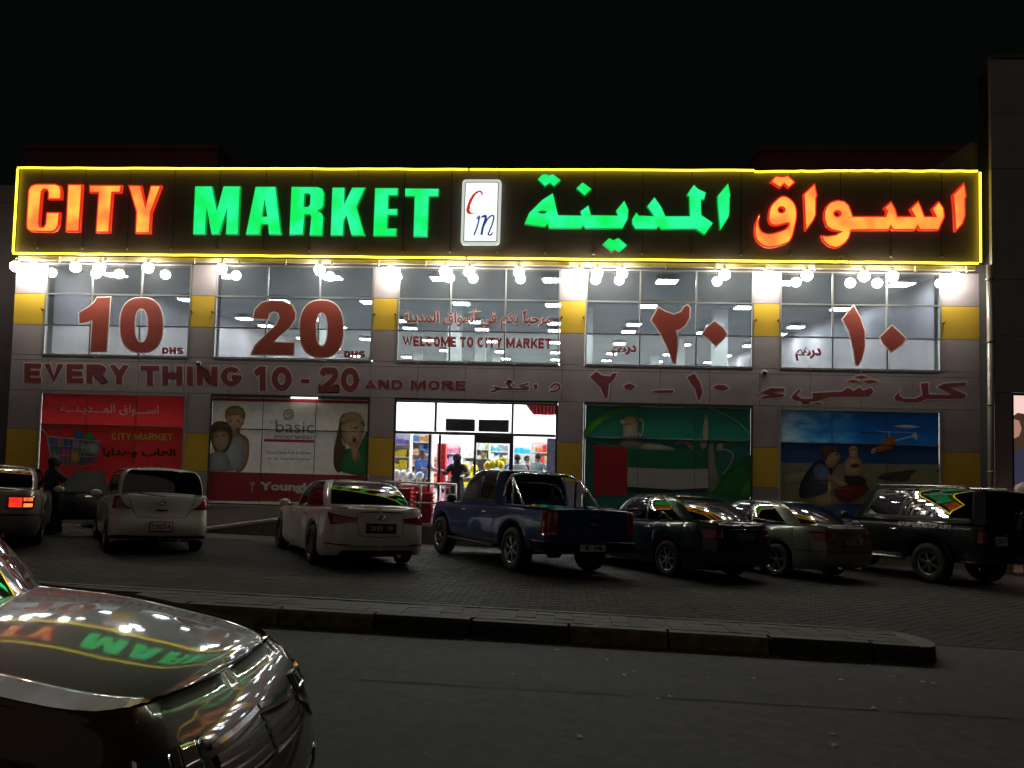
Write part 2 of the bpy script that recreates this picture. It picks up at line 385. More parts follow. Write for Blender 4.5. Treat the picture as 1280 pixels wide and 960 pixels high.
for x, y, z, k in near[:300]:
    o = bpy.data.objects.new('paver', bmesh_shared[k]); COL.objects.link(o); o.location = (x, y, z); o.rotation_euler = slope_rot; o.parent = lot
# kerb island: painted kerb stones along the road, a tiled strip behind them, a rounded end at the right
kerb = empty('kerb', (12, -11.4, gz(12, -11.4)), 'long raised kerb painted in worn black and yellow lengths between road and parking lot', 'kerb')
kyel = mat('worn_yellow_paint', (0.13, 0.085, 0.02), 0.75, var=0.6, scale=7, bump=0.3); kblk = mat('worn_black_paint', (0.022, 0.02, 0.018), 0.7, var=0.5, scale=7, bump=0.3)
kk = []
def P(v): return Vector(v) - Vector(kerb.location)
KY0, KY1, KX1 = -11.42, -10.55, 17.74
x = -16.0; i = 0
while x < KX1-0.3:
    x2 = min(x+0.98, KX1-0.28); mb = MB(); dz = rnd.uniform(-.006, .006); m_ = kyel if (i//2) % 2 else kblk
    prof = [(KY0+rnd.uniform(-.006, .006), -0.05), (KY0+0.01, 0.125), (KY0+0.035, 0.158), (KY0+0.15, 0.163), (KY0+0.15, -0.05)]
    r = [mb.add([P((xx, yy, gz(xx, yy)+zz+dz)) for yy, zz in prof]) for xx in (x+.006, x2-.006)]
    for k in range(4): mb.face((r[0]+k, r[1]+k, r[1]+k+1, r[0]+k+1), m_ if k < 2 else concrete, False)
    mb.face([r[0]+k for k in range(5)], m_); mb.face([r[1]+k for k in range(5)][::-1], m_)
    mb.build('kerb_stone', kerb); x += 1.0; i += 1
mb = MB(); n = 8                                              # rounded end stone
ring = []
for k in range(n+1):
    a = math.radians(-90+180*k/n); ring.append((KX1-0.28+0.28*math.cos(a), (KY0+KY1)/2+(KY1-KY0)/2*math.sin(a)))
lo = mb.add([P((a, b, gz(a, b)-.05)) for a, b in ring]); hi = mb.add([P((a-.02, b, gz(a, b)+.155)) for a, b in ring])
for k in range(n): mb.face((lo+k, lo+k+1, hi+k+1, hi+k), kblk, True)
mb.face([hi+k for k in range(n+1)], concrete); mb.build('kerb_end_stone', kerb)
mb = MB()                                                      # bedding and rear edging
r = [mb.add([P((xx, yy, gz(xx, yy)+zz)) for yy, zz in ((KY0+.15, 0.115), (KY1, 0.115))]) for xx in (-16, KX1-.28)]
mb.face((r[0], r[1], r[1]+1, r[0]+1), mat('bedding_sand', (0, 0, 0))); mb.build('strip_bedding', kerb)
tile = [mat('tile_a', (0.085, 0.068, 0.05), 0.75, var=0.35, scale=3, bump=0.3), mat('tile_b', (0.07, 0.055, 0.043), 0.75, var=0.35, scale=3, bump=0.3)]
tme = []
for t_ in tile:
    b_ = MB().box(-.098, .098, -.098, .098, 0, .045, t_); tme.append(b_.mesh('paving_tile'))
far = MB(); cnt = 0
for i in range(int((KX1-.3+16)/.2)):
    for j in range(3):
        xx = KX1-.4-i*.2; yy = KY0+.255+j*.203
        if abs(xx-8.9) < .25 and j == 1: continue
        z = gz(xx, yy)+.115+rnd.uniform(0, .008)
        if cnt < 290:
            o = bpy.data.objects.new('paving_tile', tme[rnd.randrange(2)]); COL.objects.link(o)
            o.location = P((xx, yy, z)); o.rotation_euler = (slope_rot[0]+rnd.uniform(-.01, .01), slope_rot[1]+rnd.uniform(-.01, .01), 0); o.parent = kerb; cnt += 1
        else:
            q = P((xx, yy, z)); far.box(q.x-.098, q.x+.098, q.y-.098, q.y+.098, q.z, q.z+.045, tile[rnd.randrange(2)])
far.build('distant_tiles', kerb, kind='stuff')
x = -16.0
while x < KX1-.5:
    mb = MB(); m_ = concrete
    r = [mb.add([P((xx, yy, gz(xx, yy)+zz)) for yy, zz in ((KY1-.1, 0.1), (KY1-.095, 0.172), (KY1-.005, 0.17), (KY1, -0.05))]) for xx in (x+.004, min(x+.996, KX1-.4))]
    for k in range(3): mb.face((r[0]+k, r[1]+k, r[1]+k+1, r[0]+k+1), m_)
    mb.build('edging_stone', kerb); x += 1.0
# loose grit, patches and a crack on the road
mb = MB(); gm = mat('grit', (0.42, 0.40, 0.34), 0.6)
for k in range(110):
    xx, yy = rnd.uniform(7, 20), rnd.uniform(-15.6, -11.6); s_ = rnd.uniform(.003, .009) * (1.8 if rnd.random() < .1 else 1)
    b_ = bmesh.new(); bmesh.ops.create_icosphere(b_, subdivisions=1, radius=s_)
    mb.bm(b_, gm, False, Matrix.Translation((xx, yy, gz(xx, yy)+s_*.3)) @ Matrix.Diagonal((1.6, 1.1, .5, 1)))
for k in range(34):                                           # flattened paper scraps and bottle tops
    xx, yy = rnd.uniform(12, 21), rnd.uniform(-15.2, -11.7); a0 = rnd.uniform(0, 3); n = mb.add([(xx+rnd.uniform(.012, .03)*math.cos(a0+q*math.pi/3), yy+rnd.uniform(.012, .03)*math.sin(a0+q*math.pi/3), gz(xx, yy)+.006+.006*(q % 2)) for q in range(6)]); mb.face(range(n, n+6), gm)
mb.build('loose_grit', label='scattered pale grit and small litter lying on the dark road', category='grit', kind='stuff')
mb = MB(); ck = mat('crack_shadow', (0.008, 0.008, 0.008), 0.95)
yy = -13.35; xx = 11.8
for seg in ((11.75, 12.0), (12.35, 14.4), (14.65, 17.6), (17.9, 20.5)):
    xx = seg[0]; pts = []
    while xx < seg[1]: pts.append((xx, yy+rnd.uniform(-.012, .012))); xx += rnd.uniform(.05, .12); yy += 0.0012
    for a, b in zip(pts, pts[1:]):
        w_ = rnd.uniform(.004, .011)
        mb.quad(*[(p, q, gz(p, q)+.004) for p, q in ((a[0], a[1]-w_), (b[0], b[1]-w_), (b[0], b[1]+w_), (a[0], a[1]+w_))], ck)
mb.build('road_crack', kind='structure')
mb = MB()                                                      # broken patches in the paving edge
for px_, w_ in ((13.6, .45), (14.5, .25), (15.1, .5)):
    pts = [(px_+w_*math.cos(a)*rnd.uniform(.7, 1.1), KY1+.05+.06*math.sin(a)*rnd.uniform(.6, 1.2)) for a in [k*math.pi/6 for k in range(12)]]
    n = mb.add([(a, b, gz(a, b)+.178) for a, b in pts]); mb.face(range(n, n+12), ck)
mb.build('paving_damage', kind='structure')

# ------------------------------------------------------------------ neighbouring buildings
dkwall = mat('dark_render', (0.11, 0.09, 0.095), 0.85, var=0.15, scale=1.5, bump=0.2)
nb = empty('neighbour_building', (-7, 1.4, -0.5), 'dark plum grey building standing behind the left end of the shop', 'building')
def lp(o, *a): return [v - Vector(o.location)[k % 3] for k, v in enumerate(a)]
def bx(o, name, x0, x1, y0, y1, z0, z1, mt, bev=0.0, **t):
    L = o.location; return box(name, x0-L.x, x1-L.x, y0-L.y, y1-L.y, z0-L.z, z1-L.z, mt, o, bev, **t)
bx(nb, 'wall', -16, -0.95, 1.4, 12, -2, 8.7, dkwall); bx(nb, 'parapet', -16, -0.95, 1.33, 1.39, 8.35, 8.82, dkwall)
for k in range(5): bx(nb, 'wall_joint', -2.3-k*2.4, -2.27-k*2.4, 1.385, 1.398, -1, 8.3, mat('joint_dark', (0.015, 0.014, 0.014), 0.9))
jd = MATS['joint_dark']
redm = mat('dark_red_render', (0.16, 0.045, 0.035), 0.85, var=0.2, scale=2)
for (a, b, l_) in ((-4.9, 1.95, 'low dark red stair house on the roof above the letters CITY'), (20.3, 27.1, 'low dark red stair house on the roof behind the right end of the sign')):
    o = empty('stair_house', ((a+b)/2, 6.0, 8.6), l_, 'roof structure', 'stair houses on the roof')
    bx(o, 'wall', a, b, 6.0, 10, 8.6, 11.55, redm); bx(o, 'coping', a-.06, b+.06, 5.92, 10.05, 11.555, 11.69, redm)
tb = empty('tall_building', (28, 0, -0.8), 'tall dark grey panelled building rising past the right end of the sign', 'building')
tw = mat('tall_panel', (0.30, 0.265, 0.26), 0.45, var=0.12, scale=1)
bx(tb, 'core_wall', 24.24, 40, -0.18, 0.35, 3.45, 11.35, jd); bx(tb, 'core_wall', 24.24, 24.6, -0.18, 0.35, -2, 3.449, jd)
for j in range(6):
    for i in range(4):
        x0, z0 = 24.2+i*2.4, 3.4+j*1.36
        bx(tb, 'wall_panel', x0+.005, x0+2.395, -.3, -.19, z0+.006, z0+1.354, tw)
for z0, z1 in ((-1.6, .9), (.9, 3.4)): bx(tb, 'wall_panel', 24.205, 24.64, -.3, -.19, z0+.006, z1-.006, tw)
bx(tb, 'side_wing', 24.45, 26.55, 1.1, 14, 6.0, 10.0, tw); bx(tb, 'coping', 24.18, 40, -.33, .38, 11.57, 11.66, dkwall)
dw = empty('display_window', (26, -0.2, 0.2), 'glowing shop window of the right hand building with a picture of a dark haired woman', 'shop window')
bx(dw, 'backlight_panel', 24.66, 29.1, .0, .04, -.4, 3.35, emis('pink_panel', (1.0, .66, .6), 0.95))
bx(dw, 'window_frame', 24.645, 24.68, -.3, -.001, -.5, 3.4, jd); bx(dw, 'window_sill', 24.69, 29.1, -.28, .0, -.55, -.41, tw)
L = dw.location
def dpl(poly, Y, mt, name, parent=dw): return MB().plate([[(a-L.x, b-L.z) for a, b in poly]], Y-L.y, .004, mt).build(name, parent)
pk = lambda n, c: emis(n, c, 0.55)
dpl([W(x, y, -.15) for x, y in ((1260, 645), (1261, 565), (1264, 552), (1262, 535), (1264, 522), (1272, 516), (1284, 518), (1296, 530), (1310, 560), (1320, 645))], -.15, pk('picture_hair', (.09, .045, .03)), 'printed_hair')
dpl([W(x, y, -.155) for x, y in ((1264, 530), (1268, 524), (1274, 526), (1277, 536), (1274, 545), (1268, 548), (1264, 541))], -.155, pk('picture_skin', (.75, .38, .26)), 'printed_face')
dpl([W(x, y, -.16) for x, y in ((1260, 645), (1259, 590), (1264, 570), (1276, 560), (1290, 572), (1310, 600), (1315, 645))], -.16, pk('picture_coat', (.045, .05, .10)), 'printed_coat')
def blob(name, mt, parent, prof, loc=(0, 0, 0), sc_=(1, 1, 1), n=14):
    mb = MB(); mb.lathe(prof, mt, 'Z', n); 
    mb.v = [(v[0]*sc_[0]+loc[0], v[1]*sc_[1]+loc[1], v[2]*sc_[2]+loc[2]) for v in mb.v]; return mb.build(name, parent)
mq = empty('mannequin', (24.62, -.75, .55), 'small headless pale mannequin torso in front of the glowing shop window', 'mannequin')
pm_ = mat('pale_plastic', (.7, .6, .5), .5)
blob('torso', pm_, mq, [(0, .1), (.0, .13), (.2, .115), (.42, .17), (.6, .2), (.68, .17), (.72, .07), (.76, .05), (.76, .001)], sc_=(1, .65, 1))
blob('stand', jd, mq, [(-1.4, .15), (-1.38, .15), (-1.37, .02), (0.02, .02)])
# drain pipe at the shop's right end
dp = empty('drainpipe', (24.09, -.42, 3), 'round metal downpipe running down the right end of the shop wall', 'pipe')
MB().tube([(0, 0, 3.45), (0, 0, -3.6)], .075, mat('pipe_paint', (.42, .38, .33), .28, .5), 14).build('pipe', dp)
for z in (3.1, 1.6, 0.1, -1.5): MB().tube([(0, 0, z-.03), (0, 0, z+.03)], .09, mat('bracket_metal', (.3, .27, .22), .4, .8), 14).build('pipe_bracket', dp)

# ------------------------------------------------------------------ the shop building
shop = empty('shop_building', (11.7, YW, -0.7), 'two storey grey and yellow panelled supermarket with a glowing entrance under a long lit sign', 'shop')
def sb(name, x0, x1, y0, y1, z0, z1, mt, bev=0.0, **t): return bx(shop, name, x0, x1, y0, y1, z0, z1, mt, bev, **t)
grey = mat('grey_cladding', (0.35, 0.305, 0.315), 0.5, 0.0, var=0.13, scale=0.8, bump=0.05)
mottle(grey, .5, .14)
yel = mat('yellow_cladding', (0.62, 0.40, 0.035), 0.5, 0.0, var=0.10, scale=0.8, bump=0.05)
core = mat('wall_core', (0.1, 0.09, 0.085), 0.9)
BAY = [(-0.032, 1.27, 2.632, 4.005), (4.665, 6.077, 7.495, 8.929), (9.575, 10.978, 12.407, 13.822), (14.487, 15.88, 17.305, 18.746), (19.405, 20.712, 22.05, 23.369)]
XL, XR = -0.90, 24.33
edges = [XL] + [v for b in BAY for v in (b[0], b[3])] + [XR]
PIL = [(edges[i], edges[i+1]) for i in range(0, len(edges), 2)]
# structural core behind the cladding
for a, b in PIL: sb('pier', a+.02, b-.02, YW+.03, YW+.4, -1.6, 6.43, core)
sb('spandrel_beam', XL+.02, XR-.02, YW+.04, YW+.4, 2.955, 3.905, core); sb('roof_parapet', XL, XR, YW+.05, YW+.4, 6.44, 8.6, core)
sb('side_wall', XL, XL+.06, YW+.41, 36, -1.6, 8.6, grey); sb('side_wall', XR-.06, XR, YW+.41, 36, -1.6, 8.6, grey)
G = .006
def clad(x0, x1, z0, z1, mt, name='wall_panel'):
    return sb(name, x0+G, x1-G, YW, YW+.025, z0+G, z1-G, mt)
for i, (a, b) in enumerate(PIL):
    for (z0, z1, m_) in ((5.58, 6.42, grey), (4.74, 5.58, yel), (3.93, 4.74, grey), (1.93, 2.98, grey), (0.93, 1.93, yel), (-0.1, .93, grey), (-1.4, -.1, grey)):
        clad(a, b, z0, z1, m_, 'yellow_panel' if m_ is yel else 'wall_panel')
    for z in (5.15,):                                          # rusty fixing stubs either side of each yellow panel
        for xx in ((a+.05, b-.05) if 0 < i < 5 else ((b-.05,) if i == 0 else (a+.06,))):
            MB().tube([(xx-11.7, 0.002, z+.7), (xx-11.7, -.07, z+.71)], .022, mat('rust', (.12, .07, .03), .8), 8).build('fixing_stub', shop)
js = [0.165+1.25*k for k in range(19)]; js = [XL+.0] + [j for j in js if XL+.3 < j < XR-.2] + [XR]
for a, b in zip(js, js[1:]):
    clad(a, b, 2.98, 3.79, grey); clad(a, b, 3.79, 3.93, grey, 'trim_panel')
alu = mat('aluminium_frame', (0.42, 0.40, 0.38), 0.38, 0.6); mid_alu = mat('grey_frame', (.15, .15, .15), .42, .4); dark_alu = mat('dark_frame', (0.06, 0.055, 0.05), 0.45, 0.4)
tint = glass('tinted_pane', (0.115, 0.135, 0.15), 0.06, 0.05, (0.62, 0.68, 0.70)); tint_low = glass('filmed_pane', (0.25, 0.285, 0.295), 0.05, 0.14, (0.66, 0.72, 0.74))
FD = .05
def frame_bar(parent, x0, x1, z0, z1, mt, y0=YW-.012, y1=YW+.07):
    return MB().box(x0-11.7, x1-11.7, y0-YW, y1-YW, z0+.7, z1+.7, mt).build('frame_bar', parent)
def upper_window(b):
    f = MB(); H = .025; X = lambda v: v-11.7; Z = lambda v: v+.7
    for (x0, x1, z0, z1) in ((b[0], b[3], 3.93, 3.965), (b[0], b[3], 6.385, 6.42), (b[0], b[0]+.04, 3.966, 6.384), (b[3]-.04, b[3], 3.966, 6.384)):
        f.box(X(x0), X(x1), -.014, .09, Z(z0), Z(z1), alu)
    fo = f.build('window_frame', shop)
    for z in (4.74, 5.58): MB().box(X(b[0]+.041), X(b[3]-.041), -.010, .06, Z(z-.018), Z(z+.018), mid_alu if z < 5 else alu).build('transom', fo)
    zz = (3.966, 4.722, 4.758, 5.562, 5.598, 6.384)
    for v in b[1:3]:
        for q in (0, 2, 4): MB().box(X(v-.018), X(v+.018), -.012, .055, Z(zz[q]+.001), Z(zz[q+1]-.001), alu if q else mid_alu).build('mullion', fo)
    xs = (b[0]+.041, b[1]-.019, b[1]+.019, b[2]-.019, b[2]+.019, b[3]-.041)
    for q in (0, 2, 4):
        for c in (0, 2, 4):
            mb = MB(); mb.plate([rect(X(xs[c]), X(xs[c+1]), Z(zz[q]), Z(zz[q+1]))], .02+rnd.uniform(0, .004), 0, tint if q else tint_low); mb.build('pane', fo)
    return fo
for b in BAY: upper_window(b)
# ---- interior hall
hall = empty('shop_hall', (12, 18, -0.4), 'white two storey sales hall seen through the entrance and upper windows', 'interior')
white = mat('white_paint', (.78, .78, .76), .7); ceil = mat('ceiling_white', (.55, .57, .58), .8, var=.08, scale=.5); flo = mat('floor_tile', (.55, .53, .5), .25)
bx(hall, 'ceiling', XL+.07, XR-.07, YW+.41, 36, 6.75, 6.8, ceil); bx(hall, 'floor', XL+.07, XR-.07, YW+.1, 36, -.25, -.15, flo)
bx(hall, 'back_wall', XL+.07, XR-.07, 36, 36.1, -.4, 6.75, white)
for i in range(4):
    for j in range(3):
        xx, yy = 5.0+i*4.9, 9+j*9.5
        bx(hall, 'column', xx-.25, xx+.25, yy, yy+.5, -.4, 6.74, white)
tube_m = emis('fluorescent_tube', (.92, .97, 1.0), 240.0)
def make_light():
    o = empty('ceiling_light', (0, 0, 0), 'x', 'ceiling light', 'square ceiling lights of the sales hall')
    MB().box(-.32, .32, -.32, .32, -.02, .03, white).build('housing', o)
    for k in range(4): MB().box(-.27+k*.145, -.17+k*.145, -.27, .27, -.05, -.022, tube_m).build('light_tube', o)
    return o
proto = make_light(); first = True
rowsY = [3.0, 7.7, 12.7, 15.2, 20.3, 26.0, 31.0, 34.5]; colsX = [0.3, 3.7, 7.0, 10.3, 13.6, 16.9, 20.2, 23.5]
for ci, xx in enumerate(colsX):
    for ri, yy in enumerate(rowsY):
        if (ci, ri) in ((5, 3), (1, 0), (3, 3), (6, 1)): pass
        o = proto if first else copy_tree(proto); first = False
        o.location = (xx, yy, 6.62)
        MB().tube([(0, 0, .03), (0, 0, .13)], .012, jd, 5).build('suspension_rod', o)
        ordn = ['first', 'second', 'third', 'fourth', 'fifth', 'sixth', 'seventh', 'eighth']
        o['label'] = 'white four tube ceiling light, %s row back from the windows, %s column from the left' % (ordn[ri], ordn[ci])
# ---- ground floor bays: sills, frames, printed sheets, entrance
def lower_frame(b, mt, tz=2.07, mull=(1, 2), bot=0.08):
    X = lambda v: v-11.7; Z = lambda v: v+.7; f = MB()
    for (x0, x1, z0, z1) in ((b[0]+.001, b[3]-.001, bot, bot+.045), (b[0]+.001, b[3]-.001, 2.90, 2.975), (b[0]+.001, b[0]+.045, bot+.046, 2.899), (b[3]-.045, b[3]-.001, bot+.046, 2.899)):
        f.box(X(x0), X(x1), -.016, .09, Z(z0), Z(z1), mt)
    fo = f.build('window_frame', shop); return fo
for i in (0, 1, 3, 4):
    b = BAY[i]; lower_frame(b, dark_alu if i in (1, 3) else alu)
    sb('plinth_wall', b[0]+.002, b[3]-.002, YW+.012, YW+.3, -1.4, .079, mat('plinth', (.42, .38, .34), .6, var=.15, scale=1.5))
    sb('sill', b[0]-.03, b[3]+.03, YW-.05, YW-.017, .03, .09, alu)
#@@POSTERS
# ------------------------------------------------------------------ printed window graphics
def film(col, tr=0.012):
    nm = 'print_%02x%02x%02x_%d' % (int(col[0]*255), int(col[1]*255), int(col[2]*255), int(tr*1000))
    if nm in MATS: return MATS[nm]
    m = bpy.data.materials.new(nm); m.use_nodes = True; nt = m.node_tree; b = nt.nodes['Principled BSDF']; o = nt.nodes['Material Output']
    b.inputs['Roughness'].default_value = .35
    tc = nt.nodes.new('ShaderNodeTexCoord'); n = nt.nodes.new('ShaderNodeTexNoise'); n.inputs['Scale'].default_value = 6; n.inputs['Detail'].default_value = 8; n.inputs['Roughness'].default_value = .7
    nt.links.new(tc.outputs['Object'], n.inputs['Vector']); mx = nt.nodes.new('ShaderNodeMix'); mx.data_type = 'RGBA'
    mx.inputs['A'].default_value = (*[c*.68 for c in col], 1); mx.inputs['B'].default_value = (*[min(1, c*1.3) for c in col], 1)
    nt.links.new(n.outputs['Fac'], mx.inputs['Factor']); nt.links.new(mx.outputs['Result'], b.inputs['Base Color'])
    t = nt.nodes.new('ShaderNodeBsdfTranslucent'); nt.links.new(mx.outputs['Result'], t.inputs[0])
    ms = nt.nodes.new('ShaderNodeMixShader'); ms.inputs[0].default_value = tr
    nt.links.new(b.outputs[0], ms.inputs[1]); nt.links.new(t.outputs[0], ms.inputs[2]); nt.links.new(ms.outputs[0], o.inputs[0])
    MATS[nm] = m; return m
class Poster:
    def __init__(s, b, z, label, base, tz=2.07, cells=None):
        s.o = empty('poster', (b[0], YW, .1), label, 'poster'); s.z = z; s.k = 0; s.L = s.o.location; s.b = b
        xs = (b[0]+.046, b[1], b[2], b[3]-.046)
        for r, (z0, z1) in enumerate(((.126, tz-.012), (tz+.012, 2.899))):
            for c in range(3):
                mt = base(r, c) if callable(base) else base
                MB().plate([rect(xs[c]+.006-s.L.x, xs[c+1]-.006-s.L.x, z0-.1, z1-.1)], .03+.006*((r+c) % 2), .004, mt).build('printed_panel', s.o)
            for c in (1, 2):
                MB().box(xs[c]-.0055-s.L.x, xs[c]+.0055-s.L.x, .02, .05, z0-.1, z1-.1, dark_alu).build('mullion', s.o)
        MB().box(xs[0]-s.L.x, xs[3]-s.L.x, .012, .05, tz-.0115-.1, tz+.0115-.1, dark_alu).build('transom', s.o)
    def Y(s): s.k += 1; return .0285-.0002*s.k
    def tr(s, p): return [(a-s.L.x, b-.1) for a, b in p]
    def poly(s, name, pts, col, tr=.012, holes=()):
        pts = s.tr(zp(pts, s.z)); hs = [s.tr(zp(h, s.z)) for h in holes]
        return MB().plate([pts]+hs, s.Y(), 0, film(col, tr)).build(name, s.o)
    def soft(s, name, pts, col, tr=.012, n=4):
        # printed tone: three nested steps of ink, darker at the rim
        pts = spline(pts+[pts[0]], n)[:-1]; cx = sum(q[0] for q in pts)/len(pts); cy = sum(q[1] for q in pts)/len(pts); big = max(q[0] for q in pts)-min(q[0] for q in pts) > 45
        o = s.poly(name, pts, tuple(c*(.66 if big else 1) for c in col), tr)
        if big:
            for k, m_ in ((.86, .85), (.68, 1.0), (.45, 1.14)):
                s.poly('printed_tone', [(cx+(a-cx)*k-6*(1-k), cy+(b-cy)*k-14*(1-k)) for a, b in pts], tuple(min(1, c*m_) for c in col), tr)
        return o
    def line(s, name, pts, T, col): return s.poly(name, thick(spline(pts, 5) if len(pts) > 2 else pts, T), col)
    def text(s, t, x0, y0, x1, y1, col, sl=0., ar=False, T=.26, off=0., name='lettering', gap=.08):
        q = s.tr(pquad(s.z, x0, y0, x1, y1, sl)); m_ = film(col)
        if ar or off: return font_mesh(arabic(t) if ar else t, q, s.Y(), m_, s.o, name, off)
        s.k += 3; return word(t, q, s.Y(), m_, s.o, 0, T, gap, name, single=True)
Q1 = (6.737, 40, 490); Q2 = (4.923, 220, 480); Q4 = (4.923, 700, 480); Q5 = (4.923, 940, 490)
# bay 1: red sheet with a trolley
red = (.5, .025, .025)
p = Poster(BAY[0], Q1, 'red window sheet printed with a full shopping trolley beside yellow CITY MARKET lettering', lambda r, c: film(red, .075 if r else .022))
p.text('اســـواق المـــديـنـــة', 235, 92, 1060, 188, (.75, .6, .55), 18, ar=True, off=.012)
p.text('CITY', 665, 343, 832, 402, (.5, .42, .05), 3, T=.22); p.text('MARKET', 855, 347, 1182, 405, (.5, .42, .05), 3, T=.22)
p.text('العاب وهدايا', 590, 468, 1205, 550, (.02, .01, .01), 10, ar=True, off=.03)
p.poly('trolley_basket', [(125, 372), (580, 418), (560, 500), (520, 565), (450, 612), (205, 600), (150, 520)], (.16, .17, .2))
for i, (x, y, w, h, c) in enumerate(((150, 400, 60, 70, (.1, .12, .3)), (205, 380, 55, 90, (.35, .2, .1)), (262, 400, 70, 70, (.08, .12, .4)), (335, 400, 60, 75, (.3, .3, .32)),
        (230, 470, 90, 110, (.45, .08, .2)), (325, 490, 65, 105, (.5, .33, .06)), (400, 430, 80, 80, (.25, .3, .2)), (470, 430, 80, 90, (.4, .42, .4)), (160, 480, 60, 90, (.08, .25, .12)), (400, 520, 110, 70, (.12, .1, .18)))):
    p.soft('printed_goods', [(x, y), (x+w, y+6), (x+w-4, y+h), (x+4, y+h-6)], c, n=3)
p.soft('printed_ball', [(345, 360), (365, 320), (395, 318), (425, 350), (420, 395), (370, 405)], (.05, .12, .3)); p.soft('printed_ball', [(435, 380), (455, 345), (490, 342), (520, 375), (520, 410), (450, 415)], (.04, .25, .06))
for k in range(11): p.line('trolley_wire', [(135+k*43, 374+k*4), (165+k*33, 600 if k < 7 else 600-(k-6)*26)], 3, (.42, .44, .5))
p.line('trolley_wire', [(120, 372), (580, 418)], 7, (.5, .52, .58)); p.line('trolley_wire', [(135, 445), (570, 475)], 4, (.45, .47, .52)); p.line('trolley_wire', [(160, 530), (535, 545)], 4, (.45, .47, .52))
p.line('trolley_handle', [(75, 312), (105, 340), (125, 380), (150, 520), (205, 602)], 9, (.4, .42, .48)); p.line('trolley_handle', [(80, 312), (235, 320), (262, 365)], 8, (.12, .1, .14)); p.line('trolley_rim', [(205, 602), (380, 620), (460, 612), (540, 560), (575, 480)], 9, (.2, .2, .25))
# bay 2: white sheet with children
p = Poster(BAY[1], Q2, 'white window sheet with three children printed on it above a dark red strip', film((.74, .71, .64), .026))
p.poly('red_band', [(203, 84), (1186, 104), (1184, 122), (201, 101)], (.42, .03, .04)); p.poly('red_band', [(183, 537), (1168, 565), (1162, 735), (172, 718)], (.36, .03, .04), .02)
sk = (.62, .42, .28); ha = (.35, .22, .08)
p.soft('printed_arm', [(380, 300), (430, 325), (448, 370), (440, 470), (405, 535), (365, 535), (395, 440)], (.42, .27, .18)); p.soft('printed_neck', [(340, 260), (380, 262), (390, 320), (345, 335)], (.5, .33, .22))
p.soft('printed_shirt', [(345, 335), (395, 318), (418, 370), (412, 480), (370, 532), (230, 530), (230, 440), (300, 400)], (.42, .48, .5)); p.soft('printed_face', [(304, 200), (355, 180), (412, 195), (414, 240), (385, 278), (345, 282), (312, 258)], sk)
p.soft('printed_hair', [(300, 215), (302, 165), (330, 140), (370, 134), (408, 150), (424, 185), (417, 222), (405, 195), (360, 188), (318, 196)], ha); p.soft('printed_hair', [(212, 345), (208, 280), (230, 240), (272, 228), (322, 245), (344, 300), (335, 370), (300, 420), (240, 415)], (.16, .1, .05))
p.soft('printed_shirt', [(190, 455), (240, 415), (300, 425), (322, 470), (318, 534), (195, 532)], (.36, .42, .44)); p.soft('printed_arm', [(183, 440), (215, 425), (205, 500), (215, 534), (183, 532)], (.5, .33, .22)); p.soft('printed_face', [(224, 300), (270, 280), (318, 300), (322, 350), (300, 398), (265, 412), (237, 385), (224, 340)], (.58, .38, .25))
for x, y in ((335, 232), (382, 230), (250, 325), (292, 322)): p.soft('printed_eye', [(x-9, y), (x, y-5), (x+9, y), (x, y+5)], (.08, .05, .03))
for x, y in ((358, 262), (272, 372)): p.soft('printed_mouth', [(x-14, y-3), (x, y+2), (x+14, y-3), (x, y+9)], (.45, .12, .1))
p.line('logo_ring', arc(692, 188, 30, 29, 0, 350, 16), 6, (.06, .06, .06)); p.line('logo_ring', [(680, 212), (664, 222)], 5, (.06, .06, .06)); p.line('logo_smile', [(676, 190), (690, 184), (706, 182), (712, 192), (700, 204), (684, 203)], 4, (.06, .06, .06)); p.poly('logo_eye', [(680, 172), (688, 170), (690, 177), (682, 179)], (.05, .05, .05)); p.poly('logo_eye', [(698, 170), (706, 172), (704, 179), (698, 177)], (.05, .05, .05))
g_ = (.22, .22, .22)
p.text('my', 575, 225, 615, 255, (.35, .35, .35), off=.001); p.text('basic', 612, 222, 848, 298, g_, 6, off=.001); p.text('innerwear', 605, 308, 849, 336, g_, 5, off=.008)
p.poly('red_rule', [(540, 338), (850, 345), (849, 362), (540, 354)], (.5, .05, .06)); p.text('Camisole Panties Briefs & Innerwear', 555, 410, 832, 430, g_, 4, off=.01); p.text('Bra  Slips  Underwear & Innerwear', 562, 450, 828, 470, g_, 4, off=.01)
p.text('Youngl', 512, 602, 800, 668, (.62, .6, .55), 6, off=.045, name='lettering'); p.line('printed_figure', [(470, 600), (468, 640), (462, 665)], 5, (.6, .58, .55)); p.line('printed_figure', [(455, 605), (470, 625), (484, 600)], 4, (.6, .58, .55))
p.soft('printed_hair', [(1000, 260), (1012, 200), (1055, 176), (1110, 176), (1148, 210), (1160, 265), (1130, 240), (1070, 225), (1035, 260), (1020, 330), (1044, 430), (1012, 540), (974, 518), (968, 430), (988, 320)], (.13, .08, .03)); p.soft('printed_cap', [(1008, 240), (1030, 190), (1080, 174), (1130, 185), (1158, 240), (1120, 222), (1060, 225)], (.42, .33, .12))
p.soft('printed_sweater', [(1046, 400), (1075, 395), (1130, 390), (1175, 290), (1178, 430), (1176, 556), (1060, 552), (1005, 520)], (.03, .25, .08)); p.soft('printed_face', [(1016, 255), (1060, 222), (1122, 218), (1152, 262), (1150, 310), (1128, 372), (1090, 395), (1048, 368), (1024, 320)], sk)
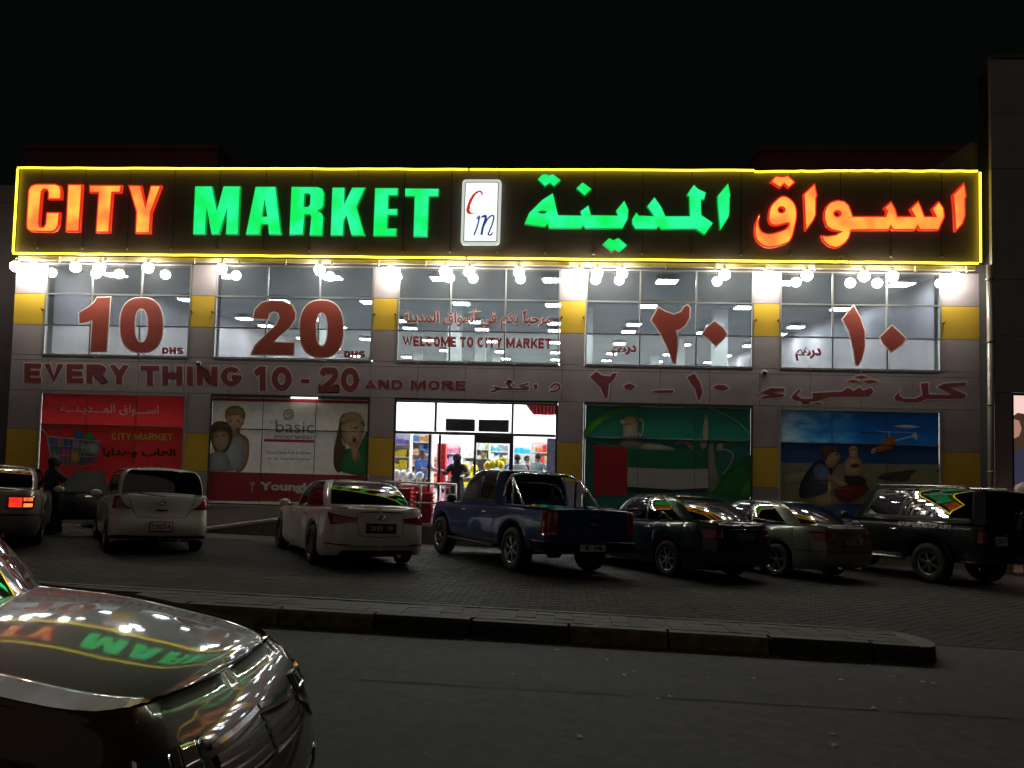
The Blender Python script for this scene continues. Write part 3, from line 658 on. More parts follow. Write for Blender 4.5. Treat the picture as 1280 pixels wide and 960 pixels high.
p.soft('printed_hand', [(1060, 372), (1098, 350), (1122, 395), (1132, 466), (1090, 468), (1075, 410)], (.55, .36, .24)); p.soft('printed_mouth', [(1082, 345), (1097, 329), (1111, 345), (1097, 361)], (.1, .05, .04)); p.soft('printed_eye', [(1088, 270), (1102, 264), (1116, 272), (1102, 277)], (.08, .05, .03)); p.soft('printed_collar', [(1016, 330), (1030, 345), (1042, 380), (1026, 372)], (.5, .5, .48))
def strands(cx, cy, rx, ry, a0, a1, col, n=16, L=.5, T=3):
    for k in range(n):
        a = math.radians(a0+(a1-a0)*(k+rnd.uniform(-.3, .3))/(n-1)); c, s_ = math.cos(a), math.sin(a); j = rnd.uniform(.8, 1.08); f = rnd.uniform(.75, 1.45)
        p.line('printed_hair_strand', [(cx+rx*c*(1-L*.9), cy-ry*s_*(1-L*.9)), (cx+rx*c*(1-L*.4)+rnd.uniform(-3, 3), cy-ry*s_*(1-L*.4)), (cx+rx*c*j, cy-ry*s_*j)], T*rnd.uniform(.6, 1.3), tuple(q*f for q in col))
def features(cx, cy, s_, tilt=0, smile=True):
    R2 = lambda x, y: (cx+(x*math.cos(tilt)-y*math.sin(tilt))*s_, cy+(x*math.sin(tilt)+y*math.cos(tilt))*s_)
    dk = (.09, .05, .03); sh = (.36, .2, .13)
    for sg_ in (-1, 1):
        p.line('printed_brow', [R2(sg_*13, -16), R2(sg_*24, -21), R2(sg_*36, -16)], 4*s_, (.2, .12, .06))
        p.soft('printed_eye', [R2(sg_*15, -4), R2(sg_*24, -9), R2(sg_*34, -4), R2(sg_*24, 0)], (.6, .56, .5)); p.soft('printed_iris', [R2(sg_*24-5, -4), R2(sg_*24, -9), R2(sg_*24+5, -4), R2(sg_*24, 0)], dk)
        p.soft('printed_cheek', [R2(sg_*24, 14), R2(sg_*36, 10), R2(sg_*42, 22), R2(sg_*28, 28)], (.62, .34, .24)); p.line('printed_eye_shade', [R2(sg_*13, -7), R2(sg_*24, -12), R2(sg_*36, -6)], 2.5*s_, sh)
    p.line('printed_nose', [R2(4, -6), R2(8, 14), R2(-2, 20), R2(-9, 16)], 3.5*s_, sh); p.soft('printed_chin', [R2(-20, 52), R2(0, 46), R2(20, 52), R2(0, 60)], (.5, .33, .22))
    if smile: p.soft('printed_mouth', [R2(-20, 30), R2(0, 34), R2(20, 28), R2(12, 40), R2(-8, 42)], (.5, .16, .13)); p.soft('printed_teeth', [R2(-14, 32), R2(0, 35), R2(14, 31), R2(0, 38)], (.65, .62, .56))
strands(360, 205, 62, 68, 5, 175, ha, 26); strands(275, 300, 64, 72, -30, 210, (.16, .1, .05), 30); strands(1082, 235, 74, 60, 10, 170, (.42, .33, .12), 26); strands(1010, 400, 44, 130, 100, 260, (.13, .08, .03), 22, .6)
features(358, 234, .82, .05); features(268, 328, .85, -.05); features(1096, 278, .9, .08, False)
p.soft('printed_ear', [(410, 220), (421, 222), (419, 245), (411, 248)], (.5, .32, .22)); p.line('printed_fold', [(300, 430), (330, 470), (335, 520)], 4, (.32, .37, .39)); p.line('printed_fold', [(380, 345), (370, 400), (345, 450)], 4, (.33, .38, .4)); p.line('printed_fold', [(240, 470), (262, 500), (258, 530)], 4, (.28, .33, .35)); p.line('printed_fold', [(1150, 340), (1120, 440), (1130, 540)], 5, (.02, .16, .05)); p.line('printed_fold', [(1060, 430), (1050, 490), (1075, 545)], 5, (.02, .16, .05))
for k in range(4): p.line('printed_finger', [(1070+k*11, 372-k*6), (1080+k*10, 400-k*3), (1086+k*8, 425)], 2.5, (.4, .24, .16))
# bay 4: green sheet with a flag and coffee pots
p = Poster(BAY[3], Q4, 'dark green window sheet with a four coloured flag and a brass coffee pot', lambda r, c: film((.014, .14, .09) if r else (.012, .07, .055), .03))
p.soft('printed_ribbon', [(140, 300), (200, 230), (300, 165), (430, 132), (480, 132), (380, 175), (260, 235), (175, 315), (150, 325)], (.12, .42, .05)); p.line('printed_ribbon', [(890, 138), (960, 162), (1080, 222), (1150, 285), (1186, 325)], 7, (.18, .5, .1))
p.soft('printed_hill', [(940, 690), (1000, 570), (1090, 500), (1184, 440), (1180, 600), (1176, 690)], (.02, .16, .03)); p.soft('printed_hill', [(1110, 690), (1140, 620), (1184, 560), (1180, 690)], (.05, .28, .03)); p.line('printed_ribbon', [(150, 335), (400, 400)], 3, (.06, .25, .06)); p.line('printed_ribbon', [(1000, 375), (1186, 330)], 4, (.12, .3, .06))
p.soft('printed_skyline', [(480, 372), (560, 362), (640, 376), (712, 402), (600, 415), (480, 405)], (.35, .33, .25)); p.soft('printed_arch', [(690, 370), (740, 348), (800, 352), (825, 400), (800, 395), (770, 372)], (.35, .22, .15))
p.poly('flag_red', [(208, 376), (415, 392), (412, 690), (205, 680)], (.36, .015, .025)); p.poly('flag_green', [(416, 395), (690, 410), (850, 400), (912, 398), (912, 521), (700, 524), (416, 512)], (.012, .14, .07)); p.poly('flag_white', [(416, 513), (700, 525), (912, 522), (912, 640), (700, 650), (416, 632)], (.42, .38, .36)); p.poly('flag_black', [(416, 633), (700, 651), (912, 641), (900, 668), (416, 668)], (.012, .012, .012))
p.soft('coffee_pot_body', [(388, 250), (400, 215), (440, 208), (474, 222), (480, 300), (490, 392), (375, 385), (386, 320)], (.34, .36, .28)); p.soft('coffee_pot_band', [(386, 235), (402, 205), (440, 195), (470, 212), (462, 245), (400, 255)], (.35, .26, .1)); p.soft('coffee_pot_spout', [(366, 228), (385, 220), (400, 235), (385, 246)], (.5, .42, .25)); p.line('coffee_pot_handle', [(485, 215), (508, 225), (512, 270), (498, 318), (486, 300)], 9, (.4, .35, .2)); p.soft('coffee_pot_base', [(382, 325), (488, 322), (494, 386), (372, 386)], (.2, .2, .15))
p.soft('printed_tower', [(890, 220), (898, 190), (910, 225), (912, 300), (908, 350), (884, 345), (882, 270)], (.36, .36, .25)); p.soft('printed_tower_stripe', [(893, 230), (899, 205), (905, 235), (902, 300), (894, 300)], (.42, .3, .08)); p.soft('coffee_pot_body', [(912, 400), (925, 350), (945, 345), (950, 400), (958, 500), (982, 600), (945, 655), (915, 640)], (.2, .21, .16)); p.line('coffee_pot_spout', [(962, 400), (1020, 405), (1065, 430), (1050, 490), (1000, 560)], 8, (.3, .3, .2)); p.soft('coffee_pot_lid', [(860, 360), (890, 345), (905, 375), (880, 400)], (.3, .26, .2)); p.soft('printed_star', [(970, 370), (1000, 365), (1000, 405), (965, 405)], (.34, .3, .12))
# bay 5: beach
def skymat():
    m = mat('printed_sky', (.1, .3, .6), .35); nt = m.node_tree; b = nt.nodes['Principled BSDF']
    tc = nt.nodes.new('ShaderNodeTexCoord'); sp = nt.nodes.new('ShaderNodeSeparateXYZ'); n = nt.nodes.new('ShaderNodeTexNoise'); n.inputs['Scale'].default_value = 1.6; n.inputs['Detail'].default_value = 7
    mp = nt.nodes.new('ShaderNodeMapping'); mp.inputs['Scale'].default_value = (1, 1, 2.6)
    nt.links.new(tc.outputs['Object'], mp.inputs[0]); nt.links.new(mp.outputs[0], n.inputs['Vector']); nt.links.new(tc.outputs['Object'], sp.inputs[0])
    ma = nt.nodes.new('ShaderNodeMath'); ma.operation = 'MULTIPLY_ADD'; ma.inputs[1].default_value = -.24; nt.links.new(sp.outputs['X'], ma.inputs[0]); nt.links.new(n.outputs['Fac'], ma.inputs[2])
    r = nt.nodes.new('ShaderNodeValToRGB'); e = r.color_ramp.elements; e[0].position = -.0; e[0].color = (.005, .10, .34, 1); e[1].position = .62; e[1].color = (.42, .6, .66, 1)
    x_ = r.color_ramp.elements.new(.28); x_.color = (.05, .25, .5, 1)
    nt.links.new(ma.outputs[0], r.inputs['Fac']); nt.links.new(r.outputs['Color'], b.inputs['Base Color']); t = nt.nodes.new('ShaderNodeBsdfTranslucent'); nt.links.new(r.outputs['Color'], t.inputs[0]); ms = nt.nodes.new('ShaderNodeMixShader'); ms.inputs[0].default_value = .035; nt.links.new(b.outputs[0], ms.inputs[1]); nt.links.new(t.outputs[0], ms.inputs[2]); nt.links.new(ms.outputs[0], nt.nodes['Material Output'].inputs[0]); return m
sk_m = skymat()
p = Poster(BAY[4], Q5, 'blue beach window sheet with a boy in a navy vest under an orange toy helicopter', lambda r, c: sk_m if r else film((.012, .06, .16), .012))
p.poly('printed_sand', [(176, 446), (1190, 455), (1190, 690), (170, 690)], (.26, .25, .14)); p.poly('printed_surf', [(176, 436), (1190, 447), (1190, 462), (760, 456), (400, 462), (176, 450)], (.2, .25, .22)); p.soft('printed_sandbank', [(176, 500), (300, 480), (420, 520), (300, 560), (176, 570)], (.3, .29, .17))
p.soft('printed_rocks', [(770, 530), (820, 500), (900, 490), (960, 482), (1018, 480), (980, 510), (960, 545), (860, 550)], (.06, .06, .06)); p.soft('printed_shadow', [(1130, 480), (1185, 475), (1187, 490), (1140, 492)], (.08, .09, .07))
bs = (.5, .32, .17)
p.soft('printed_leg', [(345, 660), (470, 620), (560, 650), (540, 690), (400, 695)], (.38, .27, .13)); p.soft('printed_leg', [(480, 530), (510, 560), (500, 600), (460, 640), (450, 600)], bs); p.soft('printed_vest', [(300, 560), (340, 490), (390, 430), (430, 420), (500, 480), (470, 560), (460, 620), (340, 655), (292, 640)], (.01, .014, .05)); p.soft('printed_sleeve', [(380, 470), (420, 440), (470, 470), (480, 530), (430, 545), (385, 520)], (.12, .19, .34))
p.soft('printed_arm', [(455, 515), (500, 510), (580, 565), (660, 580), (655, 600), (570, 590), (490, 555)], bs); p.soft('printed_face', [(440, 400), (470, 380), (525, 355), (542, 385), (535, 425), (500, 465), (465, 460)], bs); p.soft('printed_hair', [(428, 400), (422, 350), (450, 315), (500, 315), (535, 345), (540, 375), (500, 370), (470, 395), (450, 425)], (.1, .06, .03))
p.soft('printed_toy', [(500, 600), (590, 570), (640, 560), (700, 570), (720, 600), (660, 650), (580, 680), (520, 650)], (.17, .01, .02)); p.soft('printed_toy', [(570, 520), (620, 505), (690, 530), (705, 560), (640, 575), (580, 560)], (.03, .02, .03))
p.soft('printed_body', [(566, 440), (590, 405), (620, 398), (660, 405), (684, 450), (668, 510), (580, 510)], bs); p.soft('printed_face', [(598, 370), (625, 352), (652, 372), (645, 400), (625, 412), (605, 400)], (.55, .36, .2)); p.soft('printed_hair', [(594, 365), (610, 335), (640, 335), (656, 362), (625, 352)], (.4, .27, .1)); p.soft('printed_controller', [(608, 445), (650, 440), (668, 452), (640, 465), (612, 462)], (.2, .02, .02))
p.soft('helicopter_body', [(735, 372), (745, 350), (790, 330), (810, 295), (850, 278), (885, 285), (885, 325), (850, 350), (790, 368), (750, 378)], (.42, .13, .02)); p.soft('helicopter_nose', [(733, 376), (742, 350), (760, 350), (755, 374)], (.4, .4, .38)); p.line('helicopter_tail', [(880, 300), (1000, 268)], 9, (.42, .5, .55)); p.soft('helicopter_fin', [(975, 275), (1000, 250), (1020, 262), (1015, 302), (1000, 285)], (.45, .55, .6)); p.line('helicopter_rotor', [(660, 246), (810, 258)], 10, (.05, .05, .07)); p.line('helicopter_rotor', [(780, 243), (1010, 250)], 4, (.3, .42, .5)); p.soft('printed_cloud', [(870, 210), (950, 204), (1040, 215), (950, 224)], (.5, .55, .58)); p.line('helicopter_mast', [(842, 246), (848, 282)], 6, (.3, .3, .3))
strands(480, 365, 58, 50, -10, 200, (.1, .06, .03), 22, .6); strands(625, 352, 32, 22, 0, 180, (.4, .27, .1), 14, .6, 2)
p.line('printed_nose', [(536, 392), (546, 402), (536, 408)], 4, (.35, .2, .12)); p.soft('printed_eye', [(512, 388), (522, 384), (528, 390), (518, 393)], (.07, .04, .03)); p.line('printed_mouth', [(524, 424), (534, 424)], 3, (.35, .12, .1)); p.soft('printed_ear', [(472, 388), (484, 384), (486, 402), (476, 406)], (.42, .26, .14))
for x_ in (614, 638): p.soft('printed_eye', [(x_-5, 378), (x_, 374), (x_+5, 378), (x_, 381)], (.07, .04, .03))
p.line('printed_mouth', [(614, 392), (626, 397), (638, 391)], 3, (.4, .12, .1)); p.line('printed_fold', [(430, 440), (400, 520), (380, 620)], 4, (.03, .04, .1)); p.line('printed_fold', [(600, 415), (590, 460), (600, 500)], 3, (.4, .24, .13)); p.line('printed_fold', [(650, 415), (660, 450), (650, 490)], 3, (.4, .24, .13))
for k in range(26):
    x_, y_ = rnd.uniform(185, 1180), rnd.uniform(455, 640); p.line('printed_sand_ripple', [(x_, y_), (x_+rnd.uniform(15, 60), y_+rnd.uniform(-4, 4))], rnd.uniform(1.5, 4), tuple(c*rnd.uniform(.6, 1.3) for c in (.26, .25, .14)))
for k in range(18):
    x_, y_ = rnd.uniform(185, 1150), rnd.uniform(325, 436); p.line('printed_wave', [(x_, y_), (x_+rnd.uniform(20, 90), y_+rnd.uniform(-2, 2))], rnd.uniform(1.5, 3), tuple(c*rnd.uniform(.7, 1.8) for c in (.02, .08, .19)))
# ------------------------------------------------------------------ lettering on upper panes and on the band
vin = mat('red_vinyl', (.29, .055, .038), .45, var=.1, scale=3); vedge = mat('white_vinyl_edge', (.85, .78, .72), .5); vdk = mat('dark_red_vinyl', (.30, .04, .035), .5)
gq = empty('window_numeral', (11.7, YW, -.7), '', '')      # template holder removed below
def rel(pts): return [(a-11.7, b+.7) for a, b in pts]
bpy.data.objects.remove(gq)
def sign_root(name, x, z, label, cat, group=None, y=YW): return empty(name, (x, y, z), label, cat, group)
def loc_pts(o, pts): return [(a-o.location.x, b-o.location.z) for a, b in pts]
def numeral(label, parts):
    ctr = parts[0][1][0][0]; x, z = ctr
    o = sign_root('window_numeral', x, z, label, 'window lettering', 'big red numbers on the upper windows')
    for nm, polys, ew in parts:
        polys = [loc_pts(o, q) for q in polys]
        shape(polys, -.021, vin, o, nm, .003)
        mb = MB(); mb.plate([grow(polys[0], ew)] + [grow(h, -ew) for h in polys[1:]], -.0185, 0, vedge); mb.build('white_edge', o)
    return o
EW = .028
numeral('tall red 10 with pale edge on the leftmost upper window', [(
 'digit', [zp([(490, 350), (545, 318), (585, 285), (600, 258), (682, 255), (658, 588), (560, 588), (572, 395), (535, 408), (492, 415)], ZA)], EW),
 ('digit', [zp(ell(873, 426, 131, 168, 36, 2.5), ZA), zp(ell(872, 428, 42, 105, 28, 2.3), ZA)], EW)])
numeral('tall red 20 with pale edge on the upper window above the child poster', [(
 'digit', [zp([(478, 382), (488, 330), (530, 288), (590, 276), (660, 280), (715, 305), (736, 350), (733, 390), (700, 440), (640, 490), (598, 530), (729, 536), (725, 609), (466, 606), (490, 552), (558, 482), (618, 425), (640, 382), (632, 350), (602, 340), (575, 352), (565, 390)], ZB)], EW),
 ('digit', [zp(ell(897, 449, 133, 175, 36, 2.5), ZB), zp(ell(898, 452, 37, 105, 28, 2.3), ZB)], EW)])
numeral('red Arabic numerals for twenty on the upper window over the green poster', [(
 'digit', [zp([(562, 395), (605, 318), (650, 345), (700, 362), (745, 345), (765, 312), (785, 305), (798, 320), (795, 380), (770, 425), (740, 450), (710, 458), (722, 500), (722, 560), (708, 662), (695, 655), (660, 560), (615, 470)], ZD)], EW),
 ('digit', [zp([(874, 482), (905, 440), (948, 402), (1000, 440), (1028, 482), (1000, 515), (958, 553), (915, 510)], ZD)], EW)])
numeral('red Arabic numerals for ten on the rightmost upper window', [(
 'digit', [zp([(482, 338), (540, 267), (575, 330), (598, 400), (599, 480), (585, 545), (565, 583), (552, 580), (540, 500), (515, 400)], ZE)], EW),
 ('digit', [zp([(682, 435), (745, 372), (818, 440), (800, 470), (740, 512), (702, 470)], ZE)], EW)])
def lettering(label, cat, xz, fn, group=None, y=YW):
    o = sign_root('lettering', xz[0], xz[1], label, cat, group, y); fn(o); return o
def lq(o, q): return loc_pts(o, q)
dr = arabic('درهم')
for z_, a, l_ in ((ZA, (1000, 562, 1130, 603), 'small dark DHS lettering low on the leftmost upper window'), (ZB, (1036, 583, 1165, 625), 'small dark DHS lettering beside the big 20 on the second upper window')):
    q = pquad(z_, *a, 2)
    lettering(l_, 'window lettering', q[0], lambda o: word('DHS', lq(o, q), -.021, vdk, o, .003, T=.3, gap=.1))
for z_, a, l_ in ((ZD, (318, 545, 470, 620), 'small red Arabic currency word low on the fourth upper window'), (ZE, (230, 487, 368, 560), 'small red Arabic currency word low on the rightmost upper window')):
    q = pquad(z_, *a, 2)
    lettering(l_, 'window lettering', q[0], lambda o: (font_mesh(dr, lq(o, q), -.021, vdk, o, 'arabic_word', .055)))
def welcome(o):
    q = pquad(ZC, 215, 492, 1128, 556, 16)
    word('WELCOME TO CITY MARKET', lq(o, q), -.021, vdk, o, .003, T=.25, gap=.12)
q = pquad(ZC, 215, 492, 1128, 556, 16); lettering('dark red WELCOME TO CITY MARKET line on the window above the entrance', 'window lettering', q[0], welcome)
def welcome_ar(o):
    s_ = arabic('مرحباً بكم في أسواق المدينة')
    q = lq(o, pquad(ZC, 215, 318, 1130, 446, 8))
    font_mesh(s_, q, -.0195, vedge, o, 'white_edge', .05); font_mesh(s_, q, -.0212, vin, o, 'arabic_words', .024)
q = pquad(ZC, 215, 318, 1130, 446, 8); lettering('red Arabic welcome line with white edges on the window above the entrance', 'window lettering', q[0], welcome_ar)
bandred = mat('band_letter_red', (.22, .045, .055), .45, var=.12, scale=4); bedge = mat('band_letter_edge', (.72, .58, .56), .55)
def band(label, runs):
    q0 = pquad(*runs[0][1:4][0:1], *runs[0][2]) if False else pquad(runs[0][1], *runs[0][2])
    def fn(o):
        for s_, z_, a, T in runs: word(s_, lq(o, pquad(z_, *a)), -.004, bandred, o, .001, T=T*.86, gap=.12, edge=bedge, ew=.045)
    return lettering(label, 'wall lettering', q0[0], fn)
band('dull red EVERY THING 10 - 20 lettering along the grey band left of the entrance', [('EVERY', ZA, (150, 660, 795, 777, 9), .3), ('THI', ZA, (865, 674, 1195, 792, 5), .3),
  ('NG', ZB, (128, 678, 405, 797, 5), .3), ('10', ZB, (480, 678, 712, 830, 3), .3), ('-', ZB, (768, 690, 822, 825, 3), .22), ('20', ZB, (883, 684, 1128, 836, 3), .3)])
band('smaller dull red AND MORE lettering on the band above the entrance', [('AND', ZC, (-20, 758, 215, 815, 5), .28), ('MORE', ZC, (262, 764, 602, 822, 3), .28)])
def bandshape(label, items):
    first = zp(items[0][1][0], items[0][0])
    o = sign_root('lettering', first[0][0], first[0][1], label, 'wall lettering')
    for z_, polys, nm in items:
        P_ = [lq(o, zp(q, z_)) for q in polys]
        MB().plate(P_, -.004, .001, bandred).build(nm, o); MB().plate([grow(P_[0], .03)], -.002, .0, bedge).build('pale_edge', o)
    return o
ZG = (7.11, 600, 460); ZH = (4.4138, 930, 460)
bandshape('small dull red Arabic words on the band over the right end of the entrance', [
 (ZG, [thick(spline([(630, 178), (648, 152), (680, 142), (706, 156), (704, 182), (680, 202), (620, 212)]), 16)], 'arabic_letter'),
 (ZG, [[(475, 148), (505, 145), (512, 160), (502, 192), (484, 190)]], 'arabic_letter'),
 (ZG, [thick([(432, 138), (345, 156), (428, 176), (425, 188), (168, 186), (128, 205), (95, 208)], 15)], 'arabic_letter'),
 (ZG, [[(118, 162), (150, 165), (175, 185), (150, 190)]], 'arabic_letter'), (ZG, [[(232, 148), (262, 130), (262, 145), (285, 175), (268, 178), (250, 160)]], 'arabic_letter'),
 (ZG, [[(228, 128), (245, 118), (258, 128), (243, 138)]], 'arabic_dot'), (ZG, [[(262, 128), (280, 118), (296, 128), (280, 138)]], 'arabic_dot'), (ZG, [[(245, 112), (262, 102), (278, 112), (262, 120)]], 'arabic_dot')])
bandshape('dull red Arabic numerals for ten to twenty on the band over the green poster', [
 (ZD, [[(184, 742), (222, 710), (260, 735), (310, 740), (325, 722), (350, 720), (335, 755), (300, 790), (297, 840), (290, 876), (276, 876), (250, 810)]], 'arabic_digit'),
 (ZD, [[(392, 800), (425, 782), (465, 800), (440, 826), (402, 816)]], 'arabic_digit'), (ZD, [[(562, 832), (605, 826), (698, 824), (698, 841), (610, 844)]], 'dash'),
 (ZD, [[(782, 747), (826, 722), (863, 780), (878, 840), (858, 890), (847, 880), (832, 820), (802, 780)]], 'arabic_digit'), (ZD, [[(938, 808), (970, 792), (1010, 795), (1044, 815), (1005, 830), (962, 823)]], 'arabic_digit')])
bandshape('dull red Arabic words for everything at the right end of the band', [
 (ZH, [[(975, 85), (1015, 82), (1020, 145), (1140, 148), (1065, 105), (1105, 85), (1225, 78), (1225, 95), (1135, 108), (1222, 145), (1222, 160), (1200, 170), (1010, 170), (960, 190), (890, 190), (835, 178), (830, 160), (860, 125), (855, 150), (880, 168), (940, 170), (985, 150)]], 'arabic_letter'),
 (ZH, [[(262, 160), (300, 118), (315, 120), (290, 150), (320, 170), (380, 168), (375, 138), (540, 130), (570, 108), (590, 115), (600, 128), (640, 105), (655, 125), (700, 108), (715, 130), (690, 158), (480, 160), (400, 182), (330, 188), (270, 175)]], 'arabic_letter'),
 (ZH, [[(562, 72), (600, 63), (645, 75), (600, 84)]], 'arabic_dot'), (ZH, [[(655, 74), (700, 62), (742, 75), (690, 87)]], 'arabic_dot'), (ZH, [[(603, 50), (645, 40), (688, 50), (645, 61)]], 'arabic_dot'), (ZH, [[(310, 194), (350, 191), (370, 197), (330, 201)]], 'arabic_dot'), (ZH, [[(378, 194), (415, 190), (430, 194), (400, 201)]], 'arabic_dot'),
 (ZH, [[(90, 135), (150, 110), (225, 112), (222, 128), (150, 132), (225, 145), (215, 160), (120, 168), (90, 168), (110, 155), (140, 150)]], 'arabic_letter')])

# ------------------------------------------------------------------ the long lit sign
sx0, sx1, sz0, sz1 = -.62, 24.06, 6.53, 8.88
sign = empty('shop_sign', (11.7, 0, 6.53), 'long dark sign framed by a yellow light tube, with red and green CITY MARKET letters', 'sign')
def sg(name, x0, x1, y0, y1, z0, z1, mt, bev=0.): return bx(sign, name, x0, x1, y0, y1, z0, z1, mt, bev)
brd = mat('sign_board', (.16, .125, .095), .6, var=.12, scale=1.2, bump=.1)
js = [sx0] + [1.22*k for k in range(0, 20)] + [sx1]
for k, (a, b) in enumerate(zip(js, js[1:])):
    sg('sign_panel', a+.008, b-.008, .0, .03, sz0+.01, sz1-.01, brd)
    if 0 < k: MB().tube([(a-11.7, -.03, .19), (a-11.7, 0, .19)], .03, alu, 8).build('fixing_bolt', sign)
sg('box_back', sx0, sx1, .034, .3, sz0+.02, sz1-.02, core); 
neon = emis('yellow_neon', (1.0, .80, .035), 3.6, base=(.5, .4, .05))
def neon_run(p0, p1, n, wob):
    pts = []
    for k in range(n+1):
        t = k/n; pts.append((p0[0]+(p1[0]-p0[0])*t-11.7, -.075, p0[1]+(p1[1]-p0[1])*t-6.53+(rnd.uniform(-wob, wob) if 0 < k < n else 0)))
    MB().tube(pts, .027, neon, 8).build('neon_tube', sign)
segs = [(sx0, 5), (5.02, 11.4), (11.45, 18.6), (18.62, 20.9), (20.93, 24.0)]
for k, (a, b) in enumerate(segs):
    dz = (.0, .0, .0, -.035, 0)[k]
    neon_run((a, sz1-.03+(dz if k == 3 else 0)), (b, sz1-.03+(0 if k == 3 else dz)), 14, .007); neon_run((a, sz0+.03), (b, sz0+.03), 14, .006)
neon_run((sx0, sz0+.06), (sx0, sz1-.06), 8, .004); neon_run((sx1, sz0+.06), (sx1, sz1-.06), 8, .004)
cream = mat('cream_painted_steel', (.5, .42, .25), .5, var=.2, scale=3)
sg('soffit_beam', sx0+.05, sx1-.05, .06, .16, 6.42, 6.515, cream)
for k in range(20):
    sg('soffit_bracket', .6+1.22*k-.015, .6+1.22*k+.015, -.02, .05, 6.36, 6.50, cream)
# letters: red rim around an orange face, plain green faces
orange = emis('lit_orange', (1.0, .20, .035), 1.25, (1.0, .50, .06), 1.3); rrim = emis('lit_red_rim', (1.0, .03, .012), .75)
green = emis('lit_green', (0.0, .95, .12), .98, (0.02, 1.0, .36), 1.6); grim = emis('green_return', (0., .5, .06), .5)
def lit(z, polys, mt, rim, name, rimw):
    P_ = [[(a-11.7, b-6.53) for a, b in zp(q, z, 0)] for q in polys]
    mb = MB(); mb.plate(P_, -.10, .09, rim)
    if rimw: 
        I = [grow(P_[0], -rimw)] + [grow(h, rimw) for h in P_[1:]]
    else: I = [grow(P_[0], -.012)] + [grow(h, .012) for h in P_[1:]]
    o = mb.build(name, sign); MB().plate(I, -.104, .0, mt).build('letter_face', o); return o
def smooth(pts, n=3): return spline(pts+[pts[0]], n)[:-1]
Cc = [(318, 283), (250, 283), (252, 250), (246, 236), (232, 233), (222, 245), (208, 400), (213, 417), (228, 419), (238, 405), (243, 345), (312, 345), (306, 410), (292, 438), (268, 446), (165, 444), (146, 430), (143, 408), (153, 235), (168, 212), (192, 204), (288, 204), (312, 213), (320, 238)]
lit(Z1, [Cc], orange, rrim, 'letter', .035)
for q in ([(350, 206), (424, 206), (408, 444), (338, 444)], [(456, 210), (620, 210), (614, 250), (573, 250), (558, 448), (488, 448), (502, 250), (458, 250)],
          [(650, 210), (715, 212), (737, 318), (762, 212), (818, 212), (765, 350), (760, 452), (685, 452), (690, 345)]): lit(Z1, [q], orange, rrim, 'letter', .035)
lit(Z2, [[(128, 217), (232, 217), (262, 365), (302, 217), (405, 217), (392, 513), (316, 513), (325, 355), (275, 513), (228, 513), (200, 345), (190, 513), (115, 513)]], green, grim, 'letter', 0)
lit(Z2, [[(498, 220), (622, 220), (656, 515), (580, 515), (574, 452), (534, 452), (524, 515), (438, 515)], [(554, 300), (541, 402), (568, 402)]], green, grim, 'letter', 0)
lit(Z2, [[(718, 220), (880, 222), (908, 232), (920, 262), (916, 335), (905, 355), (880, 368), (903, 380), (915, 405), (908, 520), (828, 520), (838, 405), (830, 392), (800, 392), (790, 515), (705, 515)], [(800, 264), (796, 343), (820, 343), (831, 330), (834, 275), (825, 264)]], green, grim, 'letter', 0)
lit(Z2, [[(968, 225), (1045, 225), (1042, 325), (1090, 225), (1172, 225), (1118, 345), (1168, 520), (1085, 520), (1055, 400), (1040, 430), (1035, 520), (957, 520)]], green, grim, 'letter', 0)
lit(Z3, [[(48, 228), (190, 228), (188, 275), (133, 275), (130, 355), (187, 355), (185, 395), (128, 395), (125, 475), (182, 475), (178, 523), (37, 523)]], green, grim, 'letter', 0)
lit(Z3, [[(232, 230), (440, 232), (438, 280), (380, 282), (370, 528), (283, 528), (290, 280), (232, 280)]], green, grim, 'letter', 0)
for nm, P_ in (('arabic_dot', [[(128, 103), (150, 78), (172, 75), (185, 82), (205, 75), (245, 107), (210, 138), (190, 122), (165, 138)]]),
  ('arabic_letter', [[(62, 325), (85, 270), (150, 205), (205, 170), (215, 210), (225, 255), (232, 280), (345, 282), (340, 262), (382, 230), (395, 280), (525, 282), (518, 258), (560, 207), (582, 255), (578, 300), (552, 348), (365, 348), (355, 335), (345, 348), (185, 348), (178, 325), (165, 340)], [(130, 266), (148, 259), (172, 262), (166, 271), (145, 271)]]),
  ('arabic_dot', [[(320, 148), (352, 116), (398, 150), (362, 184)]]), ('arabic_dot', [[(452, 425), (485, 393), (505, 405), (530, 393), (575, 430), (540, 463), (515, 450), (497, 463)]]),
  ('arabic_letter', [[(598, 325), (598, 300), (620, 265), (632, 282), (705, 285), (672, 237), (710, 190), (745, 240), (765, 285), (885, 285), (882, 190), (870, 180), (905, 128), (928, 150), (967, 168), (958, 205), (942, 205), (945, 280), (1003, 320), (960, 380), (915, 350), (745, 352), (730, 338), (722, 350), (615, 350)]]),
  ('arabic_letter', [[(1023, 185), (1077, 120), (1089, 185), (1085, 195), (1084, 265), (1080, 290), (1040, 355), (1035, 350), (1023, 220)]])): lit(Z4, P_, green, grim, nm, 0)
